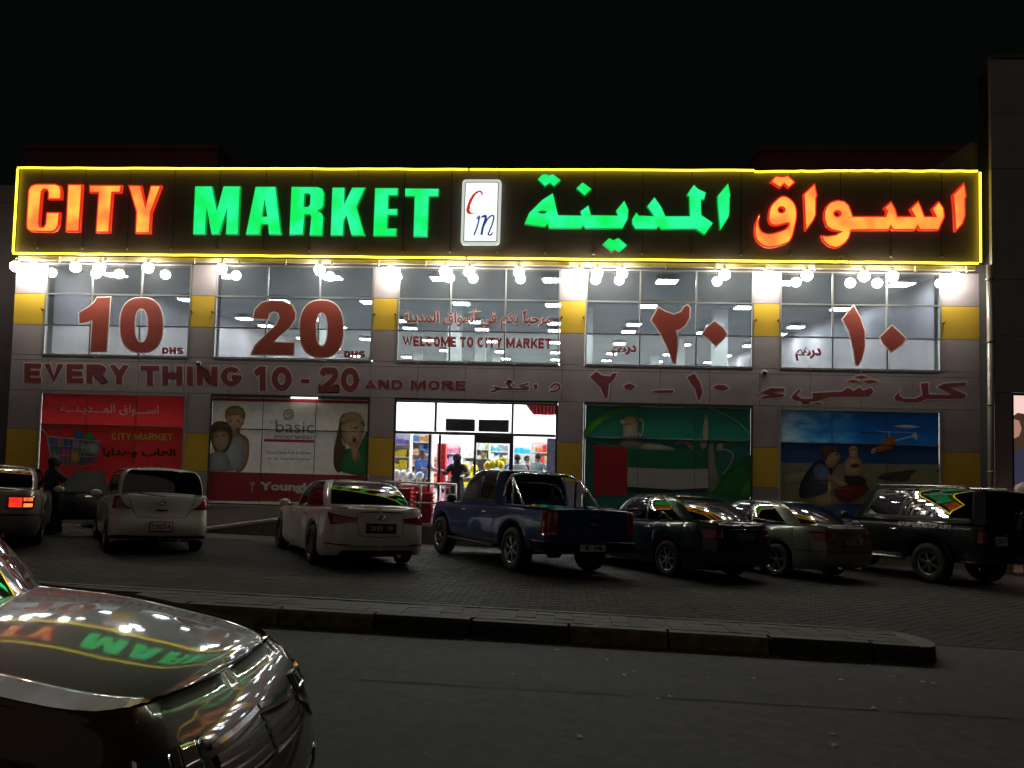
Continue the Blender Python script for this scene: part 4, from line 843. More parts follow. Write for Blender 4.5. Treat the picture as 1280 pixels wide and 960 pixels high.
for nm, P_ in (('arabic_dot', [[(165, 115), (192, 83), (228, 88), (255, 80), (292, 118), (258, 148), (235, 128), (215, 148)]]),
  ('arabic_letter', [smooth([(115, 272), (92, 320), (87, 370), (100, 410), (130, 435), (160, 443), (200, 438), (265, 412), (290, 340), (300, 280), (292, 230), (262, 195), (225, 184), (190, 208), (165, 240), (155, 290), (162, 322), (185, 334), (215, 332), (252, 322), (256, 330), (240, 348), (205, 362), (160, 372), (125, 360), (110, 325)]), ell(222, 255, 14, 12, 12)]),
  ('arabic_letter', [[(330, 175), (388, 120), (402, 185), (396, 195), (395, 280), (382, 310), (342, 362), (338, 350), (333, 220)]]),
  ('arabic_letter', [[(432, 300), (433, 265), (445, 235), (465, 215), (500, 204), (535, 210), (558, 230), (570, 260), (578, 285), (738, 285), (745, 262), (730, 245), (768, 210), (790, 250), (800, 285), (880, 285), (860, 250), (903, 208), (920, 245), (935, 285), (985, 285), (968, 250), (1005, 210), (1030, 245), (1036, 290), (1005, 357), (908, 357), (898, 340), (888, 357), (775, 357), (765, 340), (758, 357), (570, 358), (560, 395), (540, 422), (515, 440), (490, 446), (455, 436), (428, 410), (417, 380), (450, 383), (490, 377), (515, 364), (470, 356), (445, 338)], ell(500, 274, 14, 12, 12)]),
  ('arabic_letter', [[(1072, 180), (1132, 118), (1144, 190), (1137, 200), (1138, 285), (1125, 325), (1088, 365), (1084, 350), (1078, 240)]])): lit(Z5, P_, orange, rrim, nm, .035)
# the white logo box
lb = empty('logo_box', (12, -.02, 7.6), 'white glowing upright logo box with a red c above a blue m', 'sign')
def lbp(z, pts): return [(a-12, b-7.6) for a, b in zp(pts, z, 0)]
def rr(x0, y0, x1, y1, sk_, r): 
    o = []
    for cx, cy, a0 in ((x1-r, y1-r, 0), (x0+r, y1-r, 90), (x0+r, y0+r, 180), (x1-r, y0+r, 270)):
        for k in range(5):
            a = math.radians(a0+k*22.5); xx, yy = cx+r*math.cos(a), cy+r*math.sin(a)
            o.append((xx-(yy-y0)*sk_, yy))
    return o
boxo = rr(586, 181, 824, 578, .03, 22); boxi = rr(602, 196, 808, 562, .03, 12)
logo_w = emis('logo_white', (.96, 1.0, .97), 1.25, (.80, .86, .78), 1.4); logo_r = emis('logo_rim', (.8, .86, .8), .75)
MB().plate([lbp(Z3, boxo)], -.14, .13, logo_r).build('box_body', lb)
MB().plate([lbp(Z3, boxi)], -.1432, 0, mat('logo_line', (.1, .12, .1), .5)).build('rim_line', lb); MB().plate([grow(lbp(Z3, boxi), -.02)], -.146, 0, logo_w).build('lit_face', lb)
cr_ = emis('logo_red', (.75, .03, .01), .8); cb = emis('logo_blue', (.01, .07, .5), .6)
c_pts = [(712, 270), (706, 256), (694, 248), (672, 254), (650, 272), (630, 302), (616, 340), (609, 366), (612, 384), (626, 394), (645, 393), (668, 383), (640, 386), (630, 372), (634, 340), (648, 305), (668, 272), (690, 258), (700, 264), (704, 282)]
MB().plate([lbp(Z3, c_pts)], -.149, 0, cr_).build('logo_letter', lb)
for k, (T, pts) in enumerate(((9, [(668, 430), (690, 406), (676, 470), (656, 522)]), (9, [(672, 470), (700, 420), (724, 404), (728, 420), (712, 470), (702, 520)]), (9, [(714, 470), (742, 420), (768, 402), (778, 415), (766, 460), (748, 505), (744, 518), (760, 520), (770, 505)]))):
    MB().plate([lbp(Z3, thick(spline(pts, 5), T+(k == 1)*5))], -.149-.001*k, 0, cb).build('logo_letter', lb)
# ------------------------------------------------------------------ flood lamps under the sign
bulb = emis('lamp_globe', (1.0, .955, .86), 88.0); lampm = mat('lamp_metal', (.3, .28, .25), .4, .7)
def make_lamp():
    o = empty('flood_lamp', (0, 0, 0), 'x', 'lamp', 'flood lamps in a row under the sign')
    MB().tube([(0, .15, .13), (0, .0, .16), (0, -.04, .10)], .014, lampm, 6).build('arm', o)
    MB().lathe([(.11, .02), (.10, .055), (.03, .07), (.0, .085)], lampm, 'Z', 12).build('socket', o)
    b_ = bmesh.new(); bmesh.ops.create_icosphere(b_, subdivisions=2, radius=.138); mb = MB(); mb.bm(b_, bulb, True, Matrix.Translation((0, 0, -.07))); mb.build('glare_globe', o)  # lit bulb enlarged so its size stands in for the lamp's glare
    return o
lamps = [(-.60, 'first'), (-.17, 's'), (1.055, 's'), (1.714, 's'), (3.02, 's'), (5.0, 's'), (7.6, 's'), (9.45, 's'), (10.86, 's'), (11.49, 's'), (12.76, 's'), (14.3, 's'), (14.75, 's'), (15.37, 's'), (17.92, 's'), (19.02, 's'), (19.94, 's'), (21.32, 's'), (22.0, 's'), (23.55, 's')]
names = ['outermost left end of the sign', 'lamp over the left corner pillar', '', '', '', '', '', '', '', '', '', '', '', '', '', '', '', '', '', '']
where = ['hanging off the left outer corner', 'over the leftmost pillar', 'over the left pane of the leftmost window', 'over the middle pane of the leftmost window', 'over the right pane of the leftmost window',
 'above the left half of the second window', 'above the right half of the second window', 'over the pillar left of the welcome window', 'over the left pane of the welcome window', 'over the middle pane of the welcome window', 'over the right pane of the welcome window',
 'over the pillar right of the welcome window', 'over the left edge of the fourth window', 'over the left pane of the fourth window', 'over the right pane of the fourth window', 'over the pillar left of the last window', 'over the left pane of the last window',
 'over the middle pane of the last window', 'over the right mullion of the last window', 'over the rightmost pillar']
proto = make_lamp()
for k, (x, _) in enumerate(lamps):
    o = proto if k == 0 else copy_tree(proto); o.location = (x, .02 if x not in (-.17, 9.45, 19.02, 23.55) else .10, 6.30)
    o['label'] = 'white lamp under the sign, ' + where[k]
# two dome cameras on the band
for px_, py_, l_ in ((249, 455, 'small dark security camera on the band between the letters THIN and G'), (955, 466, 'small dark security camera on the band at the right of the green poster')):
    a = W(px_, py_); o = empty('security_camera', (a[0], YW, a[1]), l_, 'camera', 'security cameras on the wall')
    MB().lathe([(0, .001), (0, .075), (-.05, .075), (-.06, .05)], alu, 'Y', 14).build('mount', o); MB().lathe([(-.06, .055), (-.10, .05), (-.13, .03), (-.14, .001)], mat('dark_dome', (.02, .02, .02), .1), 'Y', 14).build('dome', o)
o = empty('strip_light', (7.2, YW-.07, 2.97), 'short white strip light above the child poster', 'light'); MB().tube([(-.35, 0, -.05), (.35, 0, -.05)], .016, emis('strip_tube', (1, .9, .78), 5), 8).build('light_tube', o); MB().box(-.37, .37, .0, .05, -.03, 0, alu).build('housing', o)
#@@ENTRANCE
# ------------------------------------------------------------------ entrance: platform, ramp, door frames
ent = empty('glass_entrance', (11.7, YW, -.4), 'glazed shop entrance with dark door frames and a white transom row above the doors', 'entrance')
def eb(name, x0, x1, y0, y1, z0, z1, mt, **t): return bx(ent, name, x0, x1, y0, y1, z0, z1, mt, **t)
b = BAY[2]; y0, y1 = YW+.01, YW+.07
eb('frame_head', b[0]+.002, b[3]-.002, y0, y1, 2.87, 2.975, dark_alu)
eb('frame_trim', b[0]+.05, b[3]-.05, y0-.02, y0-.002, 2.905, 2.93, alu)
for x, z0_, z1_ in ((b[0]+.02, -.4, 2.869), (b[3]-.02, -.4, 2.869), (10.66, 2.13, 2.869), (12.66, 2.13, 2.869), (10.53, -.4, 2.05), (11.71, -.4, 2.05), (12.65, -.4, 2.05)):
    w_ = .05 if x in (12.65,) else .028; eb('door_post', x-w_, x+w_, y0+.001, y1-.001, z0_, z1_, dark_alu)
eb('transom', b[0]+.051, 10.69, y0, y1, 2.055, 2.125, dark_alu); eb('transom', 10.692, 12.70, y0, y1, 2.05, 2.128, dark_alu); eb('transom', 12.702, b[3]-.051, y0, y1, 2.055, 2.125, dark_alu)
for x in (10.78,): eb('sliding_door_stile', x-.03, x+.03, y1+.01, y1+.05, -.38, 2.04, dark_alu)
eb('sliding_door_rail', 11.74, 12.6, y0+.01, y1-.01, 1.86, 2.049, dark_alu)
clear = glass('clear_pane', (.93, .95, .95), .03, .0)
for x0, x1, z0_, z1_ in ((b[0]+.05, 10.50, -.38, 2.05), (10.56, 10.75, -.38, 2.04), (12.71, b[3]-.05, -.38, 2.05), (11.74, 12.6, -.38, 1.86), (b[0]+.05, 10.63, 2.13, 2.86), (10.69, 12.63, 2.13, 2.86), (12.69, b[3]-.05, 2.13, 2.86)):
    mb = MB(); mb.plate([rect(x0-11.7, x1-11.7, z0_+.4, z1_+.4)], .045, 0, clear); mb.build('pane', ent)
for x0, x1 in ((10.9, 11.66), (11.76, 12.55)):
    o = empty('air_curtain', ((x0+x1)/2, YW+.3, 2.30), 'dark grey air curtain box above the %s door' % ('left' if x0 < 11 else 'right'), 'air curtain', 'air curtains above the doors')
    box('casing', (x0-x1)/2, (x1-x0)/2, -.1, .12, -.15, .17, mat('grey_casing', (.045, .05, .055), .5), o, .03)
    for k in range(6): MB().tube([((x1-x0)/2+.05, -.08, -.13+k*.055), ((x1-x0)/2+.05, -.10, -.13+k*.055)], .012, emis('indicator', (1, .98, .95), 4), 6).build('indicator_light', o)
plat = empty('entrance_platform', (11.5, -.4, -.4), 'raised concrete step and sloping ramp in front of the shop doors', 'step')
def pl_(v): return tuple(a-b_ for a, b_ in zip(v, plat.location))
mb = MB(); X0, X1, X2, Yf, Yb = 4.7, 6.7, 14.2, -.25, YW-.001
top = lambda x: (gz(X0, Yf)+.02)+( -.17-(gz(X0, Yf)+.02))*min(1, (x-X0)/(X1-X0))
for xa, xb in ((X0, X1), (X1, X2)):
    n = mb.add([pl_(v) for v in ((xa, Yf, top(xa)), (xb, Yf, top(xb)), (xb, Yb, top(xb)), (xa, Yb, top(xa)), (xa, Yf, -1.3), (xb, Yf, -1.3))])
    mb.face((n, n+1, n+2, n+3), concrete); mb.face((n+4, n+5, n+1, n), concrete)
n = mb.add([pl_(v) for v in ((X2, Yf, -.17), (X2, Yb, -.17), (X2, Yb, -1.3), (X2, Yf, -1.3))]); mb.face((n, n+3, n+2, n+1), concrete)
mb.build('platform', plat)
mb = MB(); 
for xa, xb in ((X0, X1), (X1, X2)):
    n = mb.add([pl_(v) for v in ((xa, Yf-.03, top(xa)-.05), (xb, Yf-.03, top(xb)-.05), (xb, Yf-.03, top(xb)+.012), (xa, Yf-.03, top(xa)+.012), (xa, Yf+.08, top(xa)+.012), (xb, Yf+.08, top(xb)+.012))])
    mb.face((n, n+1, n+2, n+3), mat('stone_edge', (.5, .46, .4), .6)); mb.face((n+3, n+2, n+5, n+4), MATS['stone_edge'])
mb.build('edge_stone', plat)
rail = empty('railing', (10.5, -.2, -.17), 'grey tubular handrail in front of the red basket stacks', 'railing'); rm = mat('rail_metal', (.45, .43, .42), .35, .6)
MB().tube([(-.95, 0, 1.02), (.85, 0, 1.0)], .03, rm).build('rail', rail); MB().tube([(-.95, 0, .52), (.85, 0, .52)], .02, rm).build('rail', rail)
for x in (-.93, -.05, .83): MB().tube([(x, 0, 0), (x, 0, 1.0)], .028, rm).build('post', rail)
def at(px, py, Y): a = W(px, py, Y); return a
# ------------------------------------------------------------------ goods inside
goods_c = {'yellow': (.85, .62, .02), 'purple': (.18, .12, .55), 'red': (.75, .03, .04), 'blue': (.05, .2, .6), 'cyan': (.05, .5, .75), 'pink': (.75, .25, .4), 'green': (.3, .55, .08), 'tan': (.55, .3, .12), 'white': (.8, .8, .8), 'steel': (.22, .3, .34), 'orange': (.8, .25, .08), 'lav': (.45, .42, .7)}
def gm_(c): return mat('goods_'+c, goods_c[c], .4, var=.35, scale=9)
def shelf(px0, px1, ptop, Y, label, colors, depth=.45, bh=(.12, .3), bw=(.07, .24), wall=True, base=-.15):
    (x0, zt), (x1, _) = at(px0, ptop, Y), at(px1, ptop, Y)
    o = empty('display_shelf', ((x0+x1)/2, Y, base), label, 'shelf', 'shelves of goods inside the shop'); w = (x1-x0)/2; h = zt-base; n = max(2, round(h/.36)); st = h/n
    for s_ in (-w, w-.03): box('side_panel', s_, s_+.03, 0, depth, 0, h, white, o)
    if wall: box('back_panel', -w+.031, w-.031, depth-.02, depth, 0, h, white, o)
    per = {}
    for k in range(n):
        z = k*st; box('shelf_board', -w+.031, w-.031, 0.0, depth-.021, z, z+.025, white, o)
        x = -w+.04; run = rnd.choice(colors); left = rnd.randint(1, 3)
        while x < w-.1:
            bw_ = rnd.uniform(*bw); hh = min(rnd.uniform(*bh), st-.05); bw_ = min(bw_, w-.04-x)
            per.setdefault(run, MB()).box(x, x+bw_-.012, rnd.uniform(.01, .10), depth-.05, z+.026, z+.026+hh, gm_(run)); x += bw_; left -= 1
            if left == 0: run = rnd.choice(colors); left = rnd.randint(1, 3)
    for c, mb in per.items(): mb.build('stacked_goods', o, kind='stuff')
    return o
shelf(486, 513, 541, 3.2, 'tall shelf of yellow and purple packs inside the left entrance pane', ['yellow', 'yellow', 'purple', 'steel'], bw=(.15, .3))
shelf(514, 541, 538, 4.6, 'shelf of tan and dark boxes behind the man in blue', ['tan', 'tan', 'white', 'blue', 'steel'])
shelf(552, 577, 553, 5.6, 'shelf of pink and lavender packs behind the woman in black', ['pink', 'lav', 'pink', 'white', 'red'], bw=(.1, .22))
shelf(578, 594, 560, 6.6, 'narrow shelf of orange and yellow goods right of the woman in black', ['orange', 'yellow', 'white', 'yellow'])
shelf(595, 612, 549, 8.5, 'shelf of light green goods behind the man at the counter', ['green', 'white', 'green', 'lav'])
shelf(612, 636, 554, 11.0, 'far shelf with dark and steel goods seen through the right door', ['steel', 'steel', 'white', 'cyan'])
shelf(642, 664, 556, 9.0, 'shelf of cyan packs above the man in white', ['cyan', 'cyan', 'blue', 'white'])
shelf(664, 690, 552, 7.0, 'shelf of tan cartons behind the man in grey', ['tan', 'tan', 'orange', 'white', 'red'])
shelf(541, 551, 566, 7.5, 'narrow shelf of mixed goods between the left door posts', ['pink', 'white', 'orange', 'lav'])
shelf(627, 640, 574, 4.5, 'low display of blue and white packs beside the yellow bags', ['blue', 'white', 'white', 'green'], bw=(.06, .14), bh=(.1, .2))
shelf(648, 668, 568, 5.2, 'low display of orange packs between the two men', ['orange', 'tan', 'orange', 'white'], bw=(.06, .16), bh=(.1, .2))
shelf(556, 574, 596, 2.6, 'low display of pink and red packs behind the woman in black', ['pink', 'red', 'white'], bw=(.06, .16), bh=(.1, .2))
for px_, w_, Y, c, l_ in ((553, 4, 3.0, 'red', 'tall red garment rack just inside the left door'), ):
    (a, zt) = at(px_, 554, Y); o = empty('garment_rack', (a, Y, -.15), l_, 'rack')
    box('garments', -.13, .13, -.15, .15, .75, zt+.15, gm_('red'), o, .04); MB().tube([(0, 0, 0), (0, 0, zt+.25)], .02, alu).build('pole', o); MB().lathe([(0, .25), (.03, .25), (.04, .03)], alu, 'Z', 12).build('base', o)
(a, zt) = at(690, 548, 1.6); o = empty('lavender_panel', (a, 1.6, -.15), 'pale lavender upright panel beside the right entrance post', 'panel'); box('panel', -.13, .13, 0, .08, 0, zt+.15, gm_('lav'), o); box('foot', -.2, .2, -.1, .2, 0, .03, alu, o)
# red cloth hanging at top right
o = empty('hanging_banner', (13.2, 2.2, 3.0), 'gathered pink red cloth hanging inside the top right entrance pane', 'banner'); mb = MB(); cl = mat('red_cloth', (.75, .09, .13), .7)
(a0, z0_), (a1, z1_) = at(655, 500, 2.2), at(697, 519, 2.2)
for k in range(36):
    xa = a0+(a1-a0)*k/36; xb = a0+(a1-a0)*(k+1)/36; ya, yb = .06*math.sin(k*1.7), .06*math.sin((k+1)*1.7)
    zb = z1_+max(0, (10-k))*.035; zb2 = z1_+max(0, (9-k))*.035
    mb.quad((xa-13.2, ya, zb-3), (xb-13.2, yb, zb2-3), (xb-13.2, yb, .55), (xa-13.2, ya, .55), cl)
mb.build('cloth', o); MB().tube([(a0-13.2, 0, .56), (a1-13.2, 0, .56)], .02, alu).build('rod', o)
# red shopping baskets and checkout counters
def basket_stack(x, y, n, label, z0=-.17):
    o = empty('basket_stack', (x, y, z0), label, 'baskets', 'stacks of red shopping baskets'); rb = mat('red_plastic', (.5, .02, .025), .35)
    for k in range(n):
        mb = MB(); z = k*.105
        r = [mb.add([(sx*w_, sy*d_, z+h_) for sx, sy in ((-1, -1), (1, -1), (1, 1), (-1, 1))]) for w_, d_, h_ in ((.17, .12, 0), (.21, .15, .2), (.235, .17, .2), (.235, .17, .225), (.205, .145, .225), (.165, .115, .02))]
        for p_, q_ in zip(r, r[1:]):
            for i in range(4): mb.face((p_+i, p_+(i+1) % 4, q_+(i+1) % 4, q_+i), rb)
        mb.face([r[0]+i for i in range(4)][::-1], rb); mb.face([r[-1]+i for i in range(4)], rb); mb.build('basket', o)
    return o
basket_stack(9.95, .12, 7, 'tall stack of red shopping baskets nearest the left entrance post'); basket_stack(10.5, .12, 6, 'stack of red shopping baskets behind the handrail'); basket_stack(11.05, .1, 4, 'low stack of red shopping baskets by the dark pickup truck nose')
def counter(x0, x1, y, h, label, c):
    o = empty('checkout_counter', ((x0+x1)/2, y, -.15), label, 'counter', 'checkout counters'); w = (x1-x0)/2
    box('counter_body', -w, w, 0, .6, 0, h-.05, c, o); box('counter_top', -w-.03, w+.03, -.04, .64, h-.049, h, white, o); return o
counter(9.7, 10.45, 1.1, .85, 'dark red checkout counter in the left entrance pane', gm_('red')); counter(11.85, 12.5, 2.6, .98, 'pale lavender checkout counter behind the right door', gm_('lav'))
def bags(px, py, Y, c, n, label, r=.12):
    a, z = at(px, py, Y); o = empty('shopping_bags', (a, Y, z), label, 'bags')
    for k in range(n):
        b_ = bmesh.new(); bmesh.ops.create_icosphere(b_, subdivisions=2, radius=r)
        for v in b_.verts: v.co *= rnd.uniform(.85, 1.12)
        mb = MB(); mb.bm(b_, gm_(c), True, Matrix.Translation((rnd.uniform(-.25, .25), rnd.uniform(-.1, .1), rnd.uniform(-.05, .12))) @ Matrix.Diagonal((1, 1, 1.2, 1))); mb.build('bag', o)
bags(620, 581, 2.5, 'yellow', 7, 'bright yellow carrier bags on the counter behind the right door', .11); bags(587, 588, 3.4, 'yellow', 4, 'yellow packs right of the woman in black'); bags(497, 597, 1.6, 'white', 3, 'white bags on the red counter', .12); bags(519, 598, 1.5, 'white', 4, 'crumpled white bags held by the man in blue', .11)
# ------------------------------------------------------------------ people
def skin_mesh(verts, edges, radii, mt, name, parent, root=0, sub=2):
    me = bpy.data.meshes.new(name); me.from_pydata([Vector(v) for v in verts], edges, []); o = bpy.data.objects.new(name, me); COL.objects.link(o)
    md = o.modifiers.new('s', 'SKIN'); md.use_smooth_shade = True
    for i, r in enumerate(radii): me.skin_vertices[0].data[i].radius = r if isinstance(r, tuple) else (r, r); me.skin_vertices[0].data[i].use_root = (i == root)
    s_ = o.modifiers.new('ss', 'SUBSURF'); s_.levels = sub; s_.render_levels = sub
    dg = bpy.context.evaluated_depsgraph_get(); m2 = bpy.data.meshes.new_from_object(o.evaluated_get(dg)); bpy.data.objects.remove(o); bpy.data.meshes.remove(me)
    m2.materials.clear(); m2.materials.append(mt); m2.name = name
    for p_ in m2.polygons: p_.use_smooth = True
    r_ = bpy.data.objects.new(name, m2); COL.objects.link(r_); r_.parent = parent; return r_
def person(loc, rz, label, H=1.7, shirt=None, trousers=None, hair=(.02, .015, .01), skin=(.42, .25, .16), arms=((-.1, .0), (-.1, .0)), bend=(1.2, 1.2), abaya=False, lean=0., hood=False):
    """standing figure facing local -Y; arms: (forward, outward) reach of each upper arm, bend: elbow bend"""
    o = empty('person', loc, label, 'person', rot=(0, 0, rz)); s = H/1.7; sm = mat('skin_%d' % int(skin[0]*100), skin, .55)
    V = [(0, 0, .95), (0, -.01-lean*.3, 1.15), (0, -.02-lean, 1.36), (0, -.015-lean*1.1, 1.46), (0, -.03-lean*1.2, 1.52), (0, -.035-lean*1.2, 1.60), (0, -.02-lean*1.2, 1.68)]
    E_ = [(i, i+1) for i in range(6)]; R = [(.15, .105), (.13, .095), (.17, .10), (.055, .055), (.062, .07), (.078, .095), (.06, .075)]
    hands = []
    for k, sx in enumerate((-1, 1)):
        f, ot = arms[k]; sh = Vector((sx*.18, -lean, 1.38)); el = sh + Vector((sx*(.05+ot), -f*.28, -.27)).normalized()*.28
        d = Vector((-sx*.15, -math.sin(bend[k]), -math.cos(bend[k]))).normalized(); wr = el+d*.25; hd = wr+d*.07
        n = len(V); V += [sh, el, wr, hd]; E_ += [(2, n), (n, n+1), (n+1, n+2), (n+2, n+3)]; R += [.062, .043, .028, (.036, .02)]
        side = Vector((1, 0, 0)); up_ = d.cross(side).normalized()
        for q, (off, ln) in enumerate(((-.032, .065), (-.012, .08), (.010, .075), (.030, .06))):      # four fingers, slightly curled
            n2 = len(V); kn = hd+side*off+d*.03; m_ = kn+d*ln*.55; tp = m_+(d*.7+up_*.6*(-1)).normalized()*ln*.45
            V += [kn, m_, tp]; E_ += [(n+3, n2), (n2, n2+1), (n2+1, n2+2)]; R += [.0095, .0085, .007]
        n2 = len(V); V += [wr+side*(-sx)*.035+d*.03, wr+side*(-sx)*.055+d*.075]; E_ += [(n+2, n2), (n2, n2+1)]; R += [.011, .008]
        hands.append((sh, el, wr))
    for sx in (-1, 1):
        n = len(V); V += [(sx*.09, 0, .88), (sx*.1, -.02, .48), (sx*.1, .015, .08), (sx*.1, -.13, .035)]; E_ += [(0, n), (n, n+1), (n+1, n+2), (n+2, n+3)]; R += [.09, .06, .042, (.04, .028)]
    sc3 = lambda L_: [tuple(Vector(v)*s) for v in L_]; sr = lambda L_: [tuple(a*s for a in r) if isinstance(r, tuple) else r*s for r in L_]
    skin_mesh(sc3(V), E_, sr(R), sm, 'body', o)
    c_ = mat('cloth_%02x%02x%02x' % tuple(int(q*255) for q in shirt), shirt, .85, var=.2, scale=8, bump=.2)
    V2 = [(0, 0, .80), (0, -lean*.3, 1.12), (0, -.01-lean, 1.34), (0, -.01-lean*1.05, 1.43)]; E2 = [(0, 1), (1, 2), (2, 3)]; R2 = [(.21, .165), (.17, .13), (.195, .125), (.085, .08)]
    for k, (sh, el, wr) in enumerate(hands):
        n = len(V2); end = wr if (abaya or k < 0) else (sh+(el-sh)*.95); V2 += [sh, el if abaya else (sh+el)/2, end]; E2 += [(2, n), (n, n+1), (n+1, n+2)]; R2 += [.085, .075 if abaya else .068, .07 if abaya else .06]
    if abaya:
        sk_ = MB(); pr = [(1.30, .135), (1.15, .155), (1.0, .18), (.8, .20), (.5, .225), (.25, .25), (.05, .275), (.045, .2)]; nn = 40
        rr_ = [sk_.add([((r+.016*min(1, (1.25-z_))*math.sin(7*a+z_*2)*(1 if z_ < 1.1 else 0))*math.cos(a)*s, (r*.85+.012*math.sin(5*a))*math.sin(a)*s-lean*.2*s, z_*s) for a in [2*math.pi*k/nn for k in range(nn)]]) for z_, r in pr]
        for a_, b_ in zip(rr_, rr_[1:]):
            for k in range(nn): sk_.face((a_+k, b_+k, b_+(k+1) % nn, a_+(k+1) % nn), c_, True)
        sk_.build('abaya_skirt', o); V2[0] = (0, 0, .95); R2[0] = (.17, .13)
    skin_mesh(sc3(V2), E2, sr(R2), c_, 'abaya' if abaya else 'shirt', o)
    if not abaya:
        t_ = mat('trousers_%d' % int(trousers[2]*999), trousers, .85); V3 = [(0, 0, .92)]; E3 = []; R3 = [(.19, .15)]
        for sx in (-1, 1): n = len(V3); V3 += [(sx*.09, 0, .8), (sx*.1, -.02, .48), (sx*.1, .01, .1)]; E3 += [(0, n), (n, n+1), (n+1, n+2)]; R3 += [.125, .09, .066]
        skin_mesh(sc3(V3), E3, sr(R3), t_, 'trousers', o)
        for sx in (-1, 1): box('shoe', sx*.1-.045, sx*.1+.045, -.19, .07, .0, .08, black, o, .025)
    hy = -.035-lean*1.2; hm = mat('hair_dark' if hair[0] < .1 else 'hair_light', hair, .7)
    b_ = bmesh.new(); bmesh.ops.create_uvsphere(b_, u_segments=18, v_segments=12, radius=1)
    for f in [f for f in b_.faces if (f.calc_center_median().y < -.35 and f.calc_center_median().z < .45 and not hood) or (hood and f.calc_center_median().y < -.72 and f.calc_center_median().z < .4) or f.calc_center_median().z < (-.95 if hood else -.5)]: b_.faces.remove(f)
    k_ = 1.32 if hood else 1.0
    mb = MB(); mb.bm(b_, c_ if hood else hm, True, Matrix.Translation(Vector((0, hy+.012, 1.612))*s) @ Matrix.Diagonal((.088*s*k_, .108*s*k_, .112*s*(1.15 if hood else 1), 1))); mb.build('headscarf' if hood else 'hair', o)
    if hood: skin_mesh(sc3([(0, hy+.03, 1.62), (0, hy+.03, 1.50), (0, -lean, 1.38)]), [(0, 1), (1, 2)], sr([(.085, .075), (.10, .09), (.17, .12)]), c_, 'scarf_drape', o)
    mb = MB(); eye = mat('eye_white', (.7, .7, .68), .3); ir = mat('iris', (.03, .02, .015), .2)
    for sx in (-1, 1):
        for r, mt, dy in ((.011, eye, 0), (.006, ir, -.007)):
            e_ = bmesh.new(); bmesh.ops.create_icosphere(e_, subdivisions=2, radius=r*s); mb.bm(e_, mt, True, Matrix.Translation(Vector((sx*.028, hy-.083+dy, 1.612))*s))
    mb.build('eyes', o)
    mb = MB(); mb.lathe([(0, .004*s), (.045*s, .016*s), (.05*s, .001)], sm, 'Z', 8, Vector((0, hy-.09, 1.565))*s); mb.build('nose', o)
    mb = MB(); mb.box(-.024*s, .024*s, (hy-.089)*s, (hy-.082)*s, 1.543*s, 1.552*s, mat('lips', (.35, .12, .1), .5)); mb.build('mouth', o)
    for sx in (-1, 1): box('ear', (sx*.083-.008)*s, (sx*.083+.008)*s, (hy-.005)*s, (hy+.03)*s, 1.58*s, 1.635*s, sm, o, .004)
    return o
def put(px, pyhead, Y, H, **k):
    a, z = at(px, pyhead, Y); return (a, Y, max(-.4, -.4))
person((at(527, 570, 2.3)[0], 2.3, -.15), math.radians(60), 'man in a blue shirt with dark hair handling white bags at the red counter', 1.72, (.04, .12, .42), (.03, .03, .05), arms=((1.0, .0), (1.0, .0)), bend=(1.5, 1.5), skin=(.3, .17, .1))
person((at(572, 570, 1.2)[0], 1.2, -.15), math.radians(-12), 'woman in a black cloak walking out of the left door', 1.66, (.018, .018, .02), None, abaya=True, hood=True, arms=((.8, .1), (.5, .2)), bend=(1.9, 1.5), skin=(.5, .32, .22))
person((at(604, 570, 3.6)[0], 3.6, -.15), math.radians(5), 'young man in a dark grey shirt facing the street behind the lavender counter', 1.70, (.06, .055, .07), (.04, .04, .05), arms=((1., 0), (1., 0)), bend=(1.5, 1.6), skin=(.42, .26, .17))
person((at(647, 571, 2.2)[0], 2.2, -.15), math.radians(185), 'man in a white shirt seen from behind through the right pane', 1.66, (.68, .72, .76), (.05, .05, .08), arms=((.8, .1), (.8, .1)), bend=(1.4, 1.4), skin=(.32, .18, .12))
person((at(658, 576, 3.4)[0], 3.4, -.15), math.radians(90), 'woman with dark hair between the men in white and grey', 1.58, (.15, .02, .03), (.03, .03, .03), skin=(.45, .27, .18))
person((at(671, 568, 2.4)[0], 2.4, -.15), math.radians(150), 'man in a grey green shirt turned to the right hand shelf', 1.70, (.22, .30, .31), (.05, .05, .06), arms=((.9, .1), (.9, .1)), bend=(1.4, 1.4), lean=.06, skin=(.32, .18, .12))
#@@CARS
# ------------------------------------------------------------------ vehicles
def interp(P, x):
    if x <= P[0][0]: return P[0][1]
    for (a, b), (c, d) in zip(P, P[1:]):
        if x <= c: t = (x-a)/(c-a); t = t*t*(3-2*t) if False else t; return b+(d-b)*t
    return P[-1][1]
def smooth_prof(P, n=8): return spline(P, n)
def paint(name, col, metal=.35, rough=.35, dirt=.0, croll=.035): return mat(name, col, rough, metal*.6, var=.06+dirt, scale=3, coat=1.0, croll=croll, spec=.12)
tyre_m = mat('tyre', (.014, .014, .014), .75, bump=.2, scale=20); chrome = mat('chrome', (.75, .75, .75), .08, 1.0); rim_m = mat('alloy', (.42, .42, .43), .22, .9); rim_dk = mat('alloy_dark', (.10, .10, .105), .3, .8)
trim = mat('black_trim', (.015, .015, .016), .45); well = mat('wheel_well', (.006, .006, .006), .95)
taill = mat('tail_lens', (.22, .008, .012), .12, coat=1.0, var=.3, scale=30); clearl = mat('clear_lens', (.12, .12, .125), .08, .3, coat=1.0); amber = mat('amber_lens', (.5, .15, .02), .15, coat=1.0)
cglass = {}
